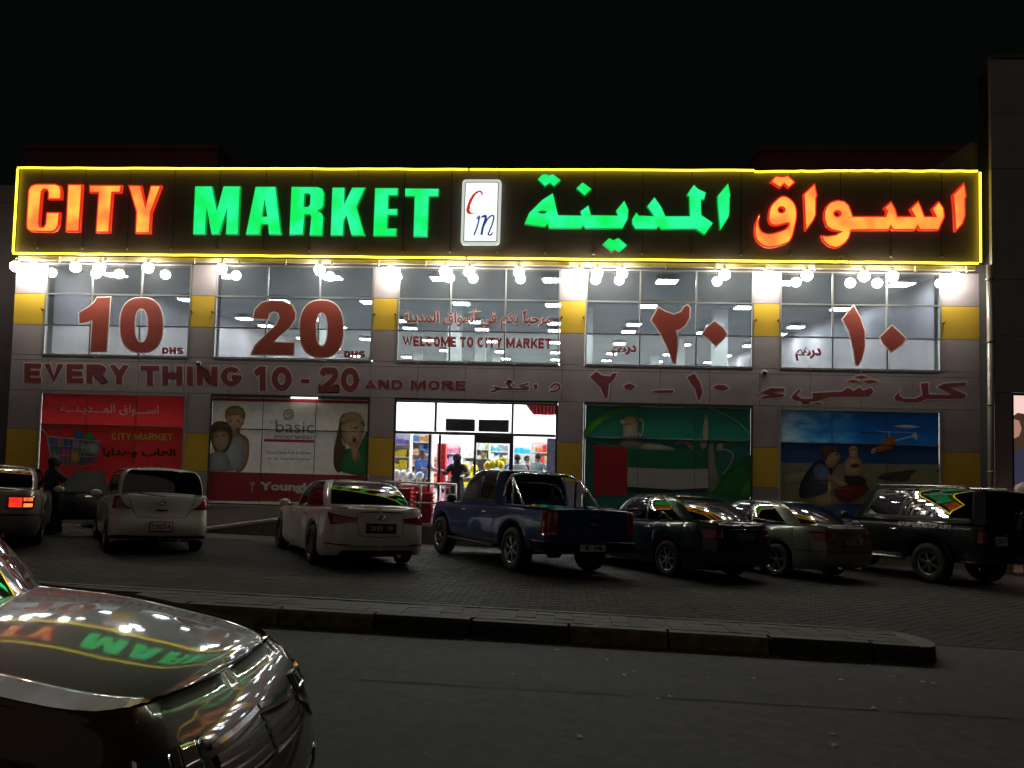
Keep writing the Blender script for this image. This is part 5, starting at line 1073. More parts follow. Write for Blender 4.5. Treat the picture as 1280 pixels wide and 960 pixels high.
class Car:
    def __init__(s, spec, label, xy, heading, cat='car', name='parked_car', group='vehicles parked nose in to the shop'):
        s.p = spec; x, y = xy
        R = Matrix((( math.cos(heading), -math.sin(heading), 0), (math.sin(heading), math.cos(heading), 0), (0, 0, 1)))
        q = Vector((0, 0, 1)).rotation_difference(GN).to_matrix() @ R
        s.o = empty(name, (x, y, gz(x, y)+.006), label, cat, group); s.o.rotation_euler = q.to_euler()
        s.paint = spec['paint']; s.build()
    # side outline of the lower body
    def zt(s, y): return interp(s.ZT, y)
    def zb(s, y):
        p = s.p; z = p.get('sill', .22)
        if y < -p['r']-.25: z = interp([(-p['ro'], p.get('rb', .28)), (-p['r']-.25, z)], y)
        if y > p['wb']+p['r']+.2: z = interp([(p['wb']+p['r']+.2, z), (p['wb']+p['fo'], p.get('fb', .24))], y)
        for a in (0, p['wb']):
            d = abs(y-a); Ra = p['r']+p.get('gap', .065)
            if d < Ra: z = max(z, p['r']+math.sqrt(Ra*Ra-d*d))
        return z
    def outline(s):
        p = s.p; Wh = p['W']/2; ro, L = -p['ro'], p['wb']+p['fo']; cr, cf = p.get('cr', .32), p.get('cf', .45); br, bf = p.get('br', .08), p.get('bf', .14)
        pts = []
        for k in range(7): x = (Wh-cr*.8)*k/6; pts.append((x, ro+br*(x/Wh)**2))
        x0, y0 = pts[-1]; y1 = ro+br+cr
        for k in range(1, 9):
            a = math.pi/2*k/8; pts.append((x0+(Wh*p.get('tr', .97)-x0)*math.sin(a)**.9, y0+(y1-y0)*(1-math.cos(a))))
        ys = []; y = y1+.05; yE = L-bf-cf
        crit = []
        for a in (0, p['wb']):
            Ra = p['r']+p.get('gap', .065)
            crit += [a+Ra*math.cos(math.pi*k/16) for k in range(17)] + [a-Ra-.004, a+Ra+.004]
        y = y1+.04
        while y < yE: ys.append(y); y += .09
        ys = sorted([v for v in ys if min(abs(v-c) for c in crit) > .03] + [c for c in crit if y1 < c < yE])
        mid = (y1+yE)/2
        for y in ys:
            t = (y-mid)/(yE-mid) if y > mid else (mid-y)/(mid-y1)
            pts.append((Wh*(1-(1-p.get('tr' if y < mid else 'tf', .97 if y < mid else .96))*t**2.5), y))
        xf = Wh*p.get('tf', .96)
        xi = Wh-cf*.75; 
        for k in range(1, 10):
            a = math.pi/2*k/9; pts.append((xf-(xf-xi)*(1-math.cos(a)), yE+(L-bf*(xi/Wh)**2-yE)*math.sin(a)))
        for k in range(1, 7): x = xi*(1-k/6); pts.append((x, L-bf*(x/Wh)**2))
        return pts
    def ringpos(s, i, k, side=1):
        """point of the outline i at profile level k"""
        x, y = s.OL[i]; t, ins, rin, fin = s.LV[k]; p = s.p; ro, L = -p['ro'], p['wb']+p['fo']
        wr = max(0, 1-(y-ro)/.55)**1.5; wf = max(0, 1-(L-y)/.6)**1.5
        yy = y + rin*wr - fin*wf
        xx = max(0, x - ins*min(1, x/(p['W']*.3)))
        zb = s.zb(y); zt = s.zt(yy); z = zb+(zt-zb)*t
        return Vector((xx*side, yy, z))
    def surf(s, fi, t, side):
        """surface point and outward normal at outline parameter fi and height fraction t"""
        def P(fi, t):
            fi = min(max(fi, 0), len(s.OL)-1.0001); i = int(fi); f = fi-i
            k = 0
            while k < len(s.LV)-2 and s.LV[k+1][0] < t: k += 1
            t0, t1 = s.LV[k][0], s.LV[k+1][0]; g = (t-t0)/(t1-t0)
            a = s.ringpos(i, k, side).lerp(s.ringpos(i+1, k, side), f); b = s.ringpos(i, k+1, side).lerp(s.ringpos(i+1, k+1, side), f)
            return a.lerp(b, g)
        p = P(fi, t); du = P(fi+.5, t)-P(fi-.5, t); dv = P(fi, min(1, t+.04))-P(fi, max(0, t-.04)); n = du.cross(dv)*side
        n = n.normalized() if n.length > 1e-9 else Vector((side, 0, 0)); return p, n
    def locate(s, kind, v, z, ht=None):
        """('r', x) on the tail, ('s', y) on the flank, ('f', x) on the nose; height z -> fi, t, side"""
        side = 1; n = len(s.OL); sg_ = 1
        if kind in 'rf': side = -1 if v < 0 else 1; v = abs(v)
        best = None
        rng = range(0, n//3) if kind == 'r' else range(n*2//3, n-1) if kind == 'f' else range(7, n-8)
        for i in rng:
            a, b = s.OL[i], s.OL[i+1]; q = (a[0], b[0]) if kind in 'rf' else (a[1], b[1])
            if (q[0]-v)*(q[1]-v) <= 0 and q[0] != q[1]: best = i+(v-q[0])/(q[1]-q[0]); break
        if best is None: best = rng[0] if kind != 'f' else rng[-1]
        y = s.OL[int(best)][1]; lo, hi = 0., 1.
        for _ in range(18):
            m = (lo+hi)/2; zz = s.surf(best, m, side)[0].z
            if zz < z: lo = m
            else: hi = m
        return best, (lo+hi)/2, side
    def patch(s, name, corners, mt, off=.006, nu=6, nv=4, side=None, parent=None, rim=True):
        """curved panel lying on the body: corners bl, br, tr, tl as (kind, v, z)"""
        C = [s.locate(*c) for c in corners]; sd = side if side is not None else C[0][2]
        mb = MB(); G_ = []
        for j in range(nv+1):
            for i in range(nu+1):
                u, v = i/nu, j/nv; w_ = ((1-u)*(1-v), u*(1-v), u*v, (1-u)*v)
                fi = sum(a*c[0] for a, c in zip(w_, C)); t = sum(a*c[1] for a, c in zip(w_, C)); p, n = s.surf(fi, t, sd); G_.append((p, n))
        n0 = mb.add([p+n*off for p, n in G_]); 
        for j in range(nv):
            for i in range(nu): a = n0+j*(nu+1)+i; mb.face((a, a+1, a+nu+2, a+nu+1) if sd > 0 else (a+1, a, a+nu+1, a+nu+2), mt, True)
        if rim:
            idx = [i for i in range(nu+1)] + [(j+1)*(nu+1)-1 for j in range(1, nu*0+nv+1)] + [nv*(nu+1)+i for i in range(nu-1, -1, -1)] + [j*(nu+1) for j in range(nv-1, 0, -1)]
            n1 = mb.add([G_[i][0]-G_[i][1]*.002 for i in idx]); m_ = len(idx)
            for q in range(m_): mb.face((n0+idx[q], n1+q, n1+(q+1) % m_, n0+idx[(q+1) % m_]), mt)
        return mb.build(name, parent or s.o)
    def both(s, name, corners, mt, **k):
        a = s.patch(name, corners, mt, side=1, **k); b = s.patch(name, corners, mt, side=-1, **k); return a, b
    def seam(s, pts, w=.006, side=-1, mt=None, off=.002, name='panel_gap', parent=None):
        mb = MB(); mt = mt or well; L_ = [s.locate(*c) for c in pts]
        dense = []
        for a, b in zip(L_, L_[1:]):
            for k in range(8): dense.append((a[0]+(b[0]-a[0])*k/8, a[1]+(b[1]-a[1])*k/8))
        dense.append(L_[-1][:2]); P = [s.surf(f, t, side) for f, t in dense]
        q = []
        for i, (p, n) in enumerate(P):
            d = (P[min(i+1, len(P)-1)][0]-P[max(i-1, 0)][0]).normalized(); c = d.cross(n).normalized(); q += [p+n*off+c*w/2, p+n*off-c*w/2]
        n0 = mb.add(q)
        for i in range(len(P)-1): mb.face((n0+2*i, n0+2*i+1, n0+2*i+3, n0+2*i+2), mt)
        return mb.build(name, parent or s.o)
    def build(s):
        p = s.p; s.ZT = spline(p['deck'], 6) if p.get('smooth', True) else p['deck']; s.OL = s.outline()
        s.LV = p.get('levels', [(0, .05, .10, .10), (.10, .012, .03, .03), (.22, .0, .0, .0), (.42, .0, .0, .0), (.55, .006, .015, .02), (.68, .012, .05, .05), (.8, .02, .07, .09), (.9, .035, .08, .14), (.965, .055, .095, .2), (1.0, .085, .13, .28)])
        n = len(s.OL); K = len(s.LV); mb = MB(); idx = {}
        for side in (1, -1):
            for k in range(K):
                for i in range(n):
                    if side == -1 and i in (0, n-1): idx[side, k, i] = idx[1, k, i]; continue
                    idx[side, k, i] = mb.add([s.ringpos(i, k, side)])
        for side in (1, -1):
            for k in range(K-1):
                for i in range(n-1):
                    q = (idx[side, k, i], idx[side, k, i+1], idx[side, k+1, i+1], idx[side, k+1, i]); mb.face(q if side > 0 else q[::-1], s.paint, True)
        # deck across
        cols = p.get('cols', [.8, .55, .3, 0, -.3, -.55, -.8]); cr = p.get('crown', .035); rowidx = []
        for i in range(1, n-1):
            a = s.ringpos(i, K-1, 1); row = [idx[1, K-1, i]]
            for c in cols:
                z = a.z + cr*(1-c*c)*min(1, a.x/.6)
                if p.get('bed') and p['bed'][0] < a.y < p['bed'][1] and abs(c) < .9: z = p['bed'][2]
                row.append(mb.add([(a.x*c, a.y, z)]))
            row.append(idx[-1, K-1, i]); rowidx.append(row)
        for r0, r1 in zip(rowidx, rowidx[1:]):
            for c in range(len(r0)-1): mb.face((r0[c], r1[c], r1[c+1], r0[c+1])[::-1], s.paint, True)
        for r, e in ((rowidx[0], idx[1, K-1, 0]), (rowidx[-1], idx[1, K-1, n-1])):
            for c in range(len(r)-1): mb.face((e, r[c], r[c+1]) if r is rowidx[0] else (e, r[c+1], r[c]), s.paint, True)
        body = mb.build('body', s.o)
        if p.get('flat_bottom_trim'): pass
        # dark underbody between the wheels
        u = MB(); w_ = p['W']/2-.30; u.box(-w_, w_, -p['ro']+.25, p['wb']+p['fo']-.3, p.get('sill', .22)+.01, p['r']*2-.02, well)
        u.box(-p['W']/2+.07, p['W']/2-.07, p['r']+.1, p['wb']-p['r']-.1, p.get('sill', .22)+.01, .5, well)
        u.tube([(w_*.6, -p['ro']+.08, p.get('sill', .22)+.04), (w_*.6, -.2, p.get('sill', .22)+.06)], .035, chrome, 10); u.build('underbody', s.o)
        s.greenhouse(); s.wheels(); s.details()
        if p.get('extra'): p['extra'](s)
    def greenhouse(s):
        """glazed cabin lofted from a belt ring to a roof ring"""
        g = s.p['cab']; b = g['base']; t = g['top']                 # base: y rear, y front, half width ; top: same + z
        nR, nS, nF = 8, 30, 8; N = nR+nS+nF; bz = g.get('drop', .03)
        def ring(q, bow_r, bow_f, rc, v):
            yr, yf, hw = q[:3]; pts = []
            for k in range(nR+1): x = hw*(1-rc)*k/nR; pts.append((x, yr+bow_r*(x/hw)**2))
            x0, y0 = pts[-1]
            xe, ye = hw*(1-rc), yf-bow_f*(1-rc)**2
            pw = g.get('sq', 2.6)
            for k in range(1, nS):
                tt = k/nS; y = y0+(ye-y0)*tt
                w_ = (1-abs(2*tt-1)**pw*0)
                ex = hw*(1-g.get('taper_f', .06)*max(0, tt-.55)/.45-g.get('taper_r', .08)*max(0, .45-tt)/.45)
                e_ = min(1, min(tt, 1-tt)/.07); x = x0+(ex-x0)*math.sin(e_*math.pi/2); pts.append((x, y))
            for k in range(nF+1): x = xe*(1-k/nF); pts.append((x, yf-bow_f*(x/hw)**2))
            return pts
        A = ring(b, g.get('bow_rb', .12), g.get('bow_fb', .28), .12, 0); B = ring(t, g.get('bow_rt', .06), g.get('bow_ft', .16), .16, 1)
        NV = 10; zt_ = t[3]; ztops = g.get('roofline', None)
        def pos(i, v, side=1):
            a, c = A[i], B[i]; za = s.zt(min(max(a[1], s.ZT[0][0]), s.ZT[-1][0]))-bz
            zr = zt_ + (interp(ztops, c[1]) if ztops else 0)
            e = v; bul = g.get('bulge', .02)*math.sin(math.pi*v)
            x = a[0]+(c[0]-a[0])*(e**g.get('ex', 1.15)); y = a[1]+(c[1]-a[1])*e; z = za+(zr-za)*math.sin(e*math.pi/2)**g.get('ez', .93)
            nx = min(1, x/.3); return Vector(((x+bul*nx)*side, y, z))
        s.cpos = pos; s.cN = N; s.cseg = (nR, nS, nF)
        n = len(A); mb = MB(); idx = {}
        for side in (1, -1):
            for v in range(NV+1):
                for i in range(n):
                    if side == -1 and i in (0, n-1): idx[side, v, i] = idx[1, v, i]; continue
                    idx[side, v, i] = mb.add([pos(i, v/NV, side)])
        for side in (1, -1):
            for v in range(NV):
                for i in range(n-1):
                    q = (idx[side, v, i], idx[side, v, i+1], idx[side, v+1, i+1], idx[side, v+1, i]); mb.face(q if side > 0 else q[::-1], s.paint, True)
        cr = g.get('crown', .05); rows = []
        for i in range(1, n-1):
            a = pos(i, 1, 1); row = [idx[1, NV, i]]
            e = min(1, (a.y-B[0][1])/.35, (B[-1][1]-a.y)/.35); e = max(0, e)
            for c in (.85, .6, .3, 0, -.3, -.6, -.85): row.append(mb.add([(a.x*c, a.y, a.z+cr*(1-c*c)*min(1, a.x/.5)*(.5+.5*e))]))
            row.append(idx[-1, NV, i]); rows.append(row)
        for r0, r1 in zip(rows, rows[1:]):
            for c in range(len(r0)-1): mb.face((r0[c], r0[c+1], r1[c+1], r1[c]), s.paint, True)
        for r, e in ((rows[0], idx[1, NV, 0]), (rows[-1], idx[1, NV, n-1])):
            for c in range(len(r)-1): mb.face((e, r[c+1], r[c]) if r is rows[0] else (e, r[c], r[c+1]), s.paint, True)
        s.roof = mb.build('roof', s.o)
        gm = s.p.get('glass') or GL
        def wpatch(name, pts, mt=gm, off=.004, sides=(1, -1), nu=8, nv=6, edge=True):
            """pane: corner list (fi, v) bl br tr tl on the cabin surface"""
            for sd in sides:
                m2 = MB(); grid = []
                for j in range(nv+1):
                    for i in range(nu+1):
                        u, v = i/nu, j/nv; w_ = ((1-u)*(1-v), u*(1-v), u*v, (1-u)*v); fi = sum(a*c[0] for a, c in zip(w_, pts)); vv = sum(a*c[1] for a, c in zip(w_, pts))
                        def Q(fi, vv):
                            fi = min(max(fi, 0), n-1.001); k = int(fi); return pos(k, vv, sd).lerp(pos(k+1, vv, sd), fi-k)
                        p0 = Q(fi, vv); d = (Q(fi+.4, vv)-Q(fi-.4, vv)).cross(Q(fi, min(1, vv+.05))-Q(fi, max(0, vv-.05)))*sd; grid.append(p0+d.normalized()*off)
                n0 = m2.add(grid)
                for j in range(nv):
                    for i in range(nu): a = n0+j*(nu+1)+i; m2.face((a, a+1, a+nu+2, a+nu+1) if sd > 0 else (a+1, a, a+nu+1, a+nu+2), mt, True)
                m2.build(name, s.o)
        s.wpatch = wpatch
        def fullpane(name, f0, f1, v0, v1, inset0, inset1, off=.004, mt=gm):
            """screen across the middle (rear window or windscreen)"""
            m2 = MB(); nv = 8; ii = list(range(f0, f1+1)); 
            if f0 > 0: ii = ii
            cols = [(i, 1) for i in (reversed(ii) if f0 == 0 else ii)] + [(i, -1) for i in (ii[1:] if f0 == 0 else list(reversed(ii))[1:])]
            g0 = []
            for j in range(nv+1):
                v = v0+(v1-v0)*j/nv
                for (i, sd) in cols:
                    k_ = 1-(inset0+(inset1-inset0)*j/nv)
                    q = pos(i, v, sd); q2 = pos(min(i+1, n-1), v, sd); q3 = pos(max(i-1, 0), v, sd); d = (q2-q3).cross(pos(i, min(1, v+.05), sd)-pos(i, max(0, v-.05), sd))*sd
                    if d.length < 1e-9: d = Vector((0, -1 if f0 == 0 else 1, .3))
                    q = q+d.normalized()*off; q.x *= k_; g0.append(q)
            n0 = m2.add(g0); w_ = len(cols)
            for j in range(nv):
                for c in range(w_-1): a = n0+j*w_+c; q = (a, a+1, a+w_+1, a+w_); m2.face(q[::-1] if f0 == 0 else q[::-1], mt, True)
            return m2.build(name, s.o)
        nR_, nS_ = nR, nS; v0, v1 = g.get('v0', .10), g.get('v1', .90)
        if g.get('rear_glass', True): fullpane('rear_window', 0, nR, g.get('rv0', v0), g.get('rv1', v1+.02), .015, .03)
        fullpane('windscreen', nR+nS, n-1, v0-.02, v1+.03, .015, .03)
        for (name, f0, f1, f2, f3) in g['windows']:                   # name, bottom front/back and top front/back as fractions of the flank
            e = lambda f: nR+1.2+(nS-2.4)*f
            wpatch('window_surround', [(e(f0)-.28, v0-.035), (e(f1)+.28, v0-.035), (e(f2)+.22, v1+.03), (e(f3)-.22, v1+.03)], g.get('surround', trim), .0025)
            wpatch(name, [(e(f0), v0), (e(f1), v0), (e(f2), v1), (e(f3), v1)], gm, .006)
    def wheels(s):
        p = s.p; r = p['r']; w = p.get('tw', .21); rr = r*p.get('rimr', .66)
        key = (round(r, 3), w, p.get('spokes', 5), p.get('rimdark', False)); rm_ = rim_dk if p.get('rimdark') else rim_m
        if key not in WH:
            t = MB(); t.lathe([(-w*.30, rr*.98), (-w/2+.01, rr), (-w/2-.006, rr+(r-rr)*.5), (-w/2+.012, r*.965), (-w*.36, r*.995), (-w*.12, r), (-w*.10, r-.008), (w*.10, r-.008), (w*.12, r), (w*.36, r*.995), (w/2-.012, r*.965), (w/2+.006, rr+(r-rr)*.5), (w/2-.01, rr), (w*.30, rr*.98)], tyre_m, 'X', 32)
            m = MB(); m.lathe([(-w*.49, rr*1.0), (-w*.49, rr*.93), (-w*.30, rr*.90), (w*.3, rr*.9)], rm_, 'X', 28); m.lathe([(-w*.10, rr*.9), (-w*.08, 0.001)], well, 'X', 20)
            m.lathe([(-w*.42, .001), (-w*.43, rr*.17), (-w*.36, rr*.24), (-w*.2, rr*.26)], rm_, 'X', 14)
            ns = p.get('spokes', 5)
            for k in range(ns):
                a = 2*math.pi*k/ns+.3; d = Vector((0, math.cos(a), math.sin(a))); c = Vector((0, -math.sin(a), math.cos(a))); q = []
                for rad, hw_, x in ((rr*.15, rr*.11, -w*.41), (rr*.95, rr*(.15 if ns < 7 else .09), -w*.44)):
                    q += [d*rad+c*hw_+Vector((x, 0, 0)), d*rad-c*hw_+Vector((x, 0, 0)), d*rad-c*hw_*1.1+Vector((x+.035, 0, 0)), d*rad+c*hw_*1.1+Vector((x+.035, 0, 0))]
                n0 = m.add(q)
                for f in ((0, 1, 5, 4), (1, 2, 6, 5), (3, 0, 4, 7), (2, 3, 7, 6)): m.face([n0+i for i in f], rm_)
            WH[key] = (t.mesh('wheel'), m.mesh('rim'))
        for y in (0, p['wb']):
            for sd in (-1, 1):
                o = bpy.data.objects.new('wheel', WH[key][0]); COL.objects.link(o); o.parent = s.o; o.location = (sd*(p['W']/2-w/2-.015), y, r)
                o.rotation_euler = (0, 0, 0 if sd < 0 else math.pi); q = bpy.data.objects.new('rim', WH[key][1]); COL.objects.link(q); q.parent = o
    def details(s):
        p = s.p; W2 = p['W']/2
        for name, y0, y1, mt in p.get('handles', []): pass
        for y, z in p.get('handle_at', []):
            for sd in (-1, 1):
                f, t, _ = s.locate('s', y, z); q, n_ = s.surf(f, t, sd)
                MB().box(q.x-.02 if sd < 0 else q.x-.008, q.x+.008 if sd < 0 else q.x+.02, q.y-.09, q.y+.09, q.z-.013, q.z+.013, p.get('handle_m', chrome), .006).build('door_handle', s.o)
        for pts in p.get('seams', []):
            for sd in (-1, 1): s.seam([('s', a, b) for a, b in pts], .009, sd)
        for pts in p.get('rear_seams', []):
            for sd in (-1, 1): s.seam([('r', a, b) for a, b in pts], .009, sd)
        my, mz = p['mirror']
        for sd in (-1, 1):
            b_ = bmesh.new(); bmesh.ops.create_icosphere(b_, subdivisions=2, radius=1); mb = MB(); mb.bm(b_, p.get('mirror_m', s.paint), True, Matrix.Translation((sd*(W2+.08), my, mz)) @ Matrix.Diagonal((.11, .06, .075*p.get('mirror_s', 1), 1)))
            mb.box(min(sd*(W2-.1), sd*(W2+.03)), max(sd*(W2-.1), sd*(W2+.03)), my-.02, my+.04, mz-.06, mz-.02, trim); mb.build('mirror', s.o)
    def plate_at(s, x, z, txt, w=.52, h=.12, col=(.62, .55, .52), y=None, tcol=(.05, .03, .03), frame=trim):
        f, t, _ = s.locate('r', max(abs(x), .03), z); q, n_ = s.surf(f, t, 1); yy = (q.y if y is None else y)-.03
        o = MB().box(x-w/2, x+w/2, yy, yy+.028, z-h/2, z+h/2, mat('plate_%d' % int(col[0]*100), col, .5, var=.3, scale=14), .004).build('licence_plate', s.o)
        box('plate_frame', x-w/2-.015, x+w/2+.015, yy+.006, yy+.034, z-h/2-.015, z+h/2+.015, frame, s.o)
        if txt: word(txt, [(x-w*.42, z+h*.3), (x+w*.42, z+h*.3), (x+w*.42, z-h*.3), (x-w*.42, z-h*.3)], yy-.003, mat('plate_text_%d' % int(tcol[0]*100), tcol, .5), o, 0, T=.2, gap=.15, single=True, name='plate_number')
        return o
WH = {}
GL = glass('car_glass', (.10, .11, .11), .10, .0, rough=.01)
GLc = glass('car_glass_clear', (.42, .46, .48), .10, .0, rough=.01)
def seats(c, ys, z, w=.5):
    fm = mat('seat_fabric', (.03, .028, .026), .8)
    for y in ys:
        for x in (-.38, .38):
            o = box('seat', x-w/2, x+w/2, y-.07, y+.07, z, z+.58, fm, c.o, .05); box('headrest', x-.13, x+.13, y-.06, y+.04, z+.62, z+.82, fm, o, .04)
R_ad = math.radians
# ---- specs
def sedan(**k):
    d = dict(W=1.85, wb=2.84, ro=1.15, fo=.97, r=.335, sill=.2, rb=.26, fb=.2, tr=.955, tf=.94, cr=.42, cf=.5, br=.12, bf=.2,
        deck=[(-1.15, 1.00), (-1.0, 1.035), (-.6, 1.04), (-.2, 1.0), (.6, .97), (1.6, .95), (2.2, .95), (2.9, .90), (3.5, .80), (3.81, .66)],
        cab=dict(base=(-.62, 2.2, .815), top=(.30, 1.35, .56, 1.44), bow_rb=.14, bow_rt=.05, crown=.045, drop=.04, bulge=.03, ez=.86, v0=.07, v1=.84,
                 windows=[('side_window', .09, .50, .49, .19), ('side_window', .52, .93, .80, .51)], surround=chrome_dk),
        mirror=(1.95, .98), spokes=10, handle_at=[(.55, .86), (1.5, .85)],
        seams=[[(.62+.42, .93), (.5+.52, .6), (.92, .3)], [(1.93, .92), (1.97, .3)], [(.18, .95), (.45, .72), (.46, .62)]])
    for kk, v in k.items():
        if kk == 'cabx': d['cab'].update(v)
        else: d[kk] = v
    return d
chrome_dk = mat('window_trim', (.25, .25, .25), .2, .9)
white_p = paint('pearl_white_paint', (.62, .575, .54), 0.0, .35); white2 = paint('white_paint_car', (.62, .59, .54), 0, .4, .05)
blue_p = paint('dark_blue_paint', (.018, .05, .17), .35, .3); green_p = paint('dark_green_paint', (.012, .03, .028), .45, .3); silver_p = paint('green_silver_paint', (.16, .165, .14), .6, .3)
black_p = paint('black_paint', (.008, .008, .009), .2, .3); champ_p = paint('champagne_paint', (.26, .235, .20), .5, .35, .05); bronze_p = paint('bronze_paint', (.075, .04, .022), .3, .4, .25, .045)
# ---- white sedan
def kia_x(c):
    for sd in (-1, 1):
        c.patch('tail_light', [('r', sd*.44, .80), ('s', -.93, .74), ('s', -.80, .94), ('r', sd*.40, .86)], taill, side=sd, nu=12, off=.01)
        c.patch('bumper_reflector', [('r', sd*.55, .40), ('r', sd*.86, .42), ('r', sd*.86, .44), ('r', sd*.50, .43)], taill, side=sd, nu=8, off=.008)
        c.seam([('r', sd*.01, .40), ('r', sd*.5, .40), ('s', -1.0, .43)], .012, sd, trim, .004, 'bumper_line'); c.seam([('r', sd*.44, .985), ('r', sd*.42, .80), ('r', sd*.38, .58), ('r', sd*.01, .55)], .008, sd)
        c.patch('lower_diffuser', [('r', sd*.01, .262), ('r', sd*.72, .262), ('r', sd*.62, .33), ('r', sd*.01, .33)], trim, side=sd, off=.006)
        c.seam([('r', sd*.01, .97), ('r', sd*.40, .96)], .02, sd, chrome, .004, 'chrome_strip')
    c.plate_at(0, .70, '3E 9', w=.5, h=.13, col=(.03, .03, .03), tcol=(.5, .48, .42))
    e_ = MB(); f, t, _ = c.locate('r', .04, .87); q, n_ = c.surf(f, t, 1); e_.lathe([(0, .001), (0, .05), (-.012, .055), (-.014, .04)], chrome, 'Y', 16, (0, q.y-.012, .87), True); e_.v = [(v[0]*1.3, v[1], .87+(v[2]-.87)*.75) for v in e_.v]; e_.build('badge', c.o)
    seats(c, (.45, 1.35), .45)
kia = Car(sedan(paint=white_p, extra=kia_x, rimdark=True), 'pearl white sedan parked between the white hatchback and the blue pickup truck', (10.3, -5.5), R_ad(31))
# ---- dark blue pickup
def rng_x(c):
    for sd in (-1, 1):
        c.patch('tail_light', [('r', sd*.72, .74), ('s', -1.02, .72), ('s', -1.04, 1.14), ('r', sd*.74, 1.14)], taill, side=sd, nu=8, nv=8, off=.014)
        c.patch('rear_bumper', [('r', sd*.01, .44), ('s', -.75, .44), ('s', -.75, .62), ('r', sd*.01, .62)], mat('bumper_dark', (.03, .03, .032), .35, .5), side=sd, nu=14, off=.05)
        c.seam([('r', sd*.70, 1.15), ('r', sd*.70, .66)], .014, sd)
        for a in (0, 3.22): 
            arch = [('s', a+(.50)*math.cos(math.pi*k/10), .40+(.46)*math.sin(math.pi*k/10)) for k in range(11)]; c.seam(arch, .05, sd, blue_p, .018, 'wheel_arch_flare')
        mb = MB(); mb.box(min(sd*.80, sd*.98), max(sd*.80, sd*.98), .62, 2.66, .38, .42, trim, .01); mb.build('side_step', c.o)
        # sports bar: two hoops and a bright rail
        mb = MB(); mb.tube([(sd*.80, .58, 1.14), (sd*.77, .50, 1.55), (sd*.72, .42, 1.70), (sd*.52, .40, 1.745), (0, .40, 1.755)], .03, chrome, 10); mb.build('sports_bar', c.o)
        mb = MB(); mb.tube([(sd*.80, .20, 1.14), (sd*.77, .26, 1.5), (sd*.74, .34, 1.62), (sd*.70, .42, 1.66)], .026, chrome, 10); mb.build('sports_bar', c.o)
        mb = MB(); mb.tube([(sd*.84, -1.1, 1.165), (sd*.84, .5, 1.165)], .018, mat('rail_cap', (.03, .03, .03), .3), 8); mb.build('bed_rail', c.o)
        mb = MB(); mb.tube([(sd*.74, .33, 1.66), (sd*.79, .0, 1.38), (sd*.82, -.25, 1.17)], .022, chrome, 8); mb.build('sports_bar', c.o)
    c.seam([('r', -.66, .70), ('r', -.3, .70), ('r', .3, .70), ('r', .66, .70)], .008, 1)
    q = c.surf(*c.locate('r', .05, .9))[0]; word('RANGER', [(-.52, .84), (.1, .84), (.1, .765), (-.52, .765)], q.y-.035, mat('grey_letter', (.12, .12, .125), .4), c.o, .006, T=.16, gap=.5, name='tailgate_letter')
    box('tailgate_handle', -.14, .14, q.y-.04, q.y, .98, 1.07, trim, c.o, .01); box('badge', -.06, .06, q.y-.05, q.y-.02, .90, .95, chrome, c.o, .01)
    box('step_pad', -.62, .62, -1.36, -1.2, .60, .63, trim, c.o, .008)
    c.plate_at(-.05, .53, '14', w=.52, h=.12, y=-1.30); mb = MB(); mb.tube([(0, -1.2, .38), (0, -1.33, .38)], .03, trim, 8); mb.build('tow_bar', c.o)
    seats(c, (1.15, 2.0), .8); box('cab_back_wall', -.66, .66, .70, .74, .6, 1.2, black_p, c.o)
    box('axle', -.75, .75, -.05, .05, .30, .40, well, c.o); mb = MB(); mb.lathe([(-.12, .001), (-.1, .12), (.1, .12), (.12, .001)], well, 'X', 12, (0, 0, .35)); mb.build('differential', c.o)
ranger = Car(dict(W=1.87, wb=3.22, ro=1.24, fo=.90, r=.39, tw=.26, rimr=.62, gap=.09, sill=.47, rb=.46, fb=.42, tr=.97, tf=.94, cr=.12, cf=.45, br=.03, bf=.16, paint=blue_p, extra=rng_x, crown=.03, smooth=False,
    deck=[(-1.24, 1.15), (.72, 1.15), (.8, 1.13), (2.6, 1.12), (2.8, 1.13), (3.6, 1.08), (3.95, .98), (4.12, .85)], cols=[.9, .895, .5, 0, -.5, -.895, -.9], bed=(-1.15, .62, .62),
    levels=[(0, .05, .02, .10), (.10, .012, .0, .03), (.25, 0, 0, 0), (.5, 0, 0, 0), (.62, .004, 0, .02), (.8, .012, 0, .06), (.92, .025, 0, .1), (1.0, .04, .01, .16)],
    cab=dict(base=(.70, 2.86, .83), top=(.86, 2.0, .66, 1.80), bow_rb=.02, bow_rt=.03, crown=.035, drop=.02, bulge=.02, ez=.9, taper_r=.0, taper_f=.08, v0=.10, v1=.86, surround=trim,
             windows=[('side_window', .06, .43, .45, .06), ('side_window', .47, .93, .86, .49)]), glass=GLc,
    mirror=(2.45, 1.2), mirror_m=trim, mirror_s=1.2, spokes=6, handle_at=[(1.1, 1.0), (2.05, 1.0)], handle_m=chrome, seams=[[(1.50, 1.12), (1.50, .5)], [(2.72, 1.1), (2.78, .5)], [(.68, 1.14), (.68, .6), (.72, .48)], [(.70, .48), (2.76, .48)]]),
    'dark blue double cab pickup truck with a chrome bed bar parked before the entrance', (13.8, -5.0), R_ad(32), 'pickup truck', 'pickup_truck')
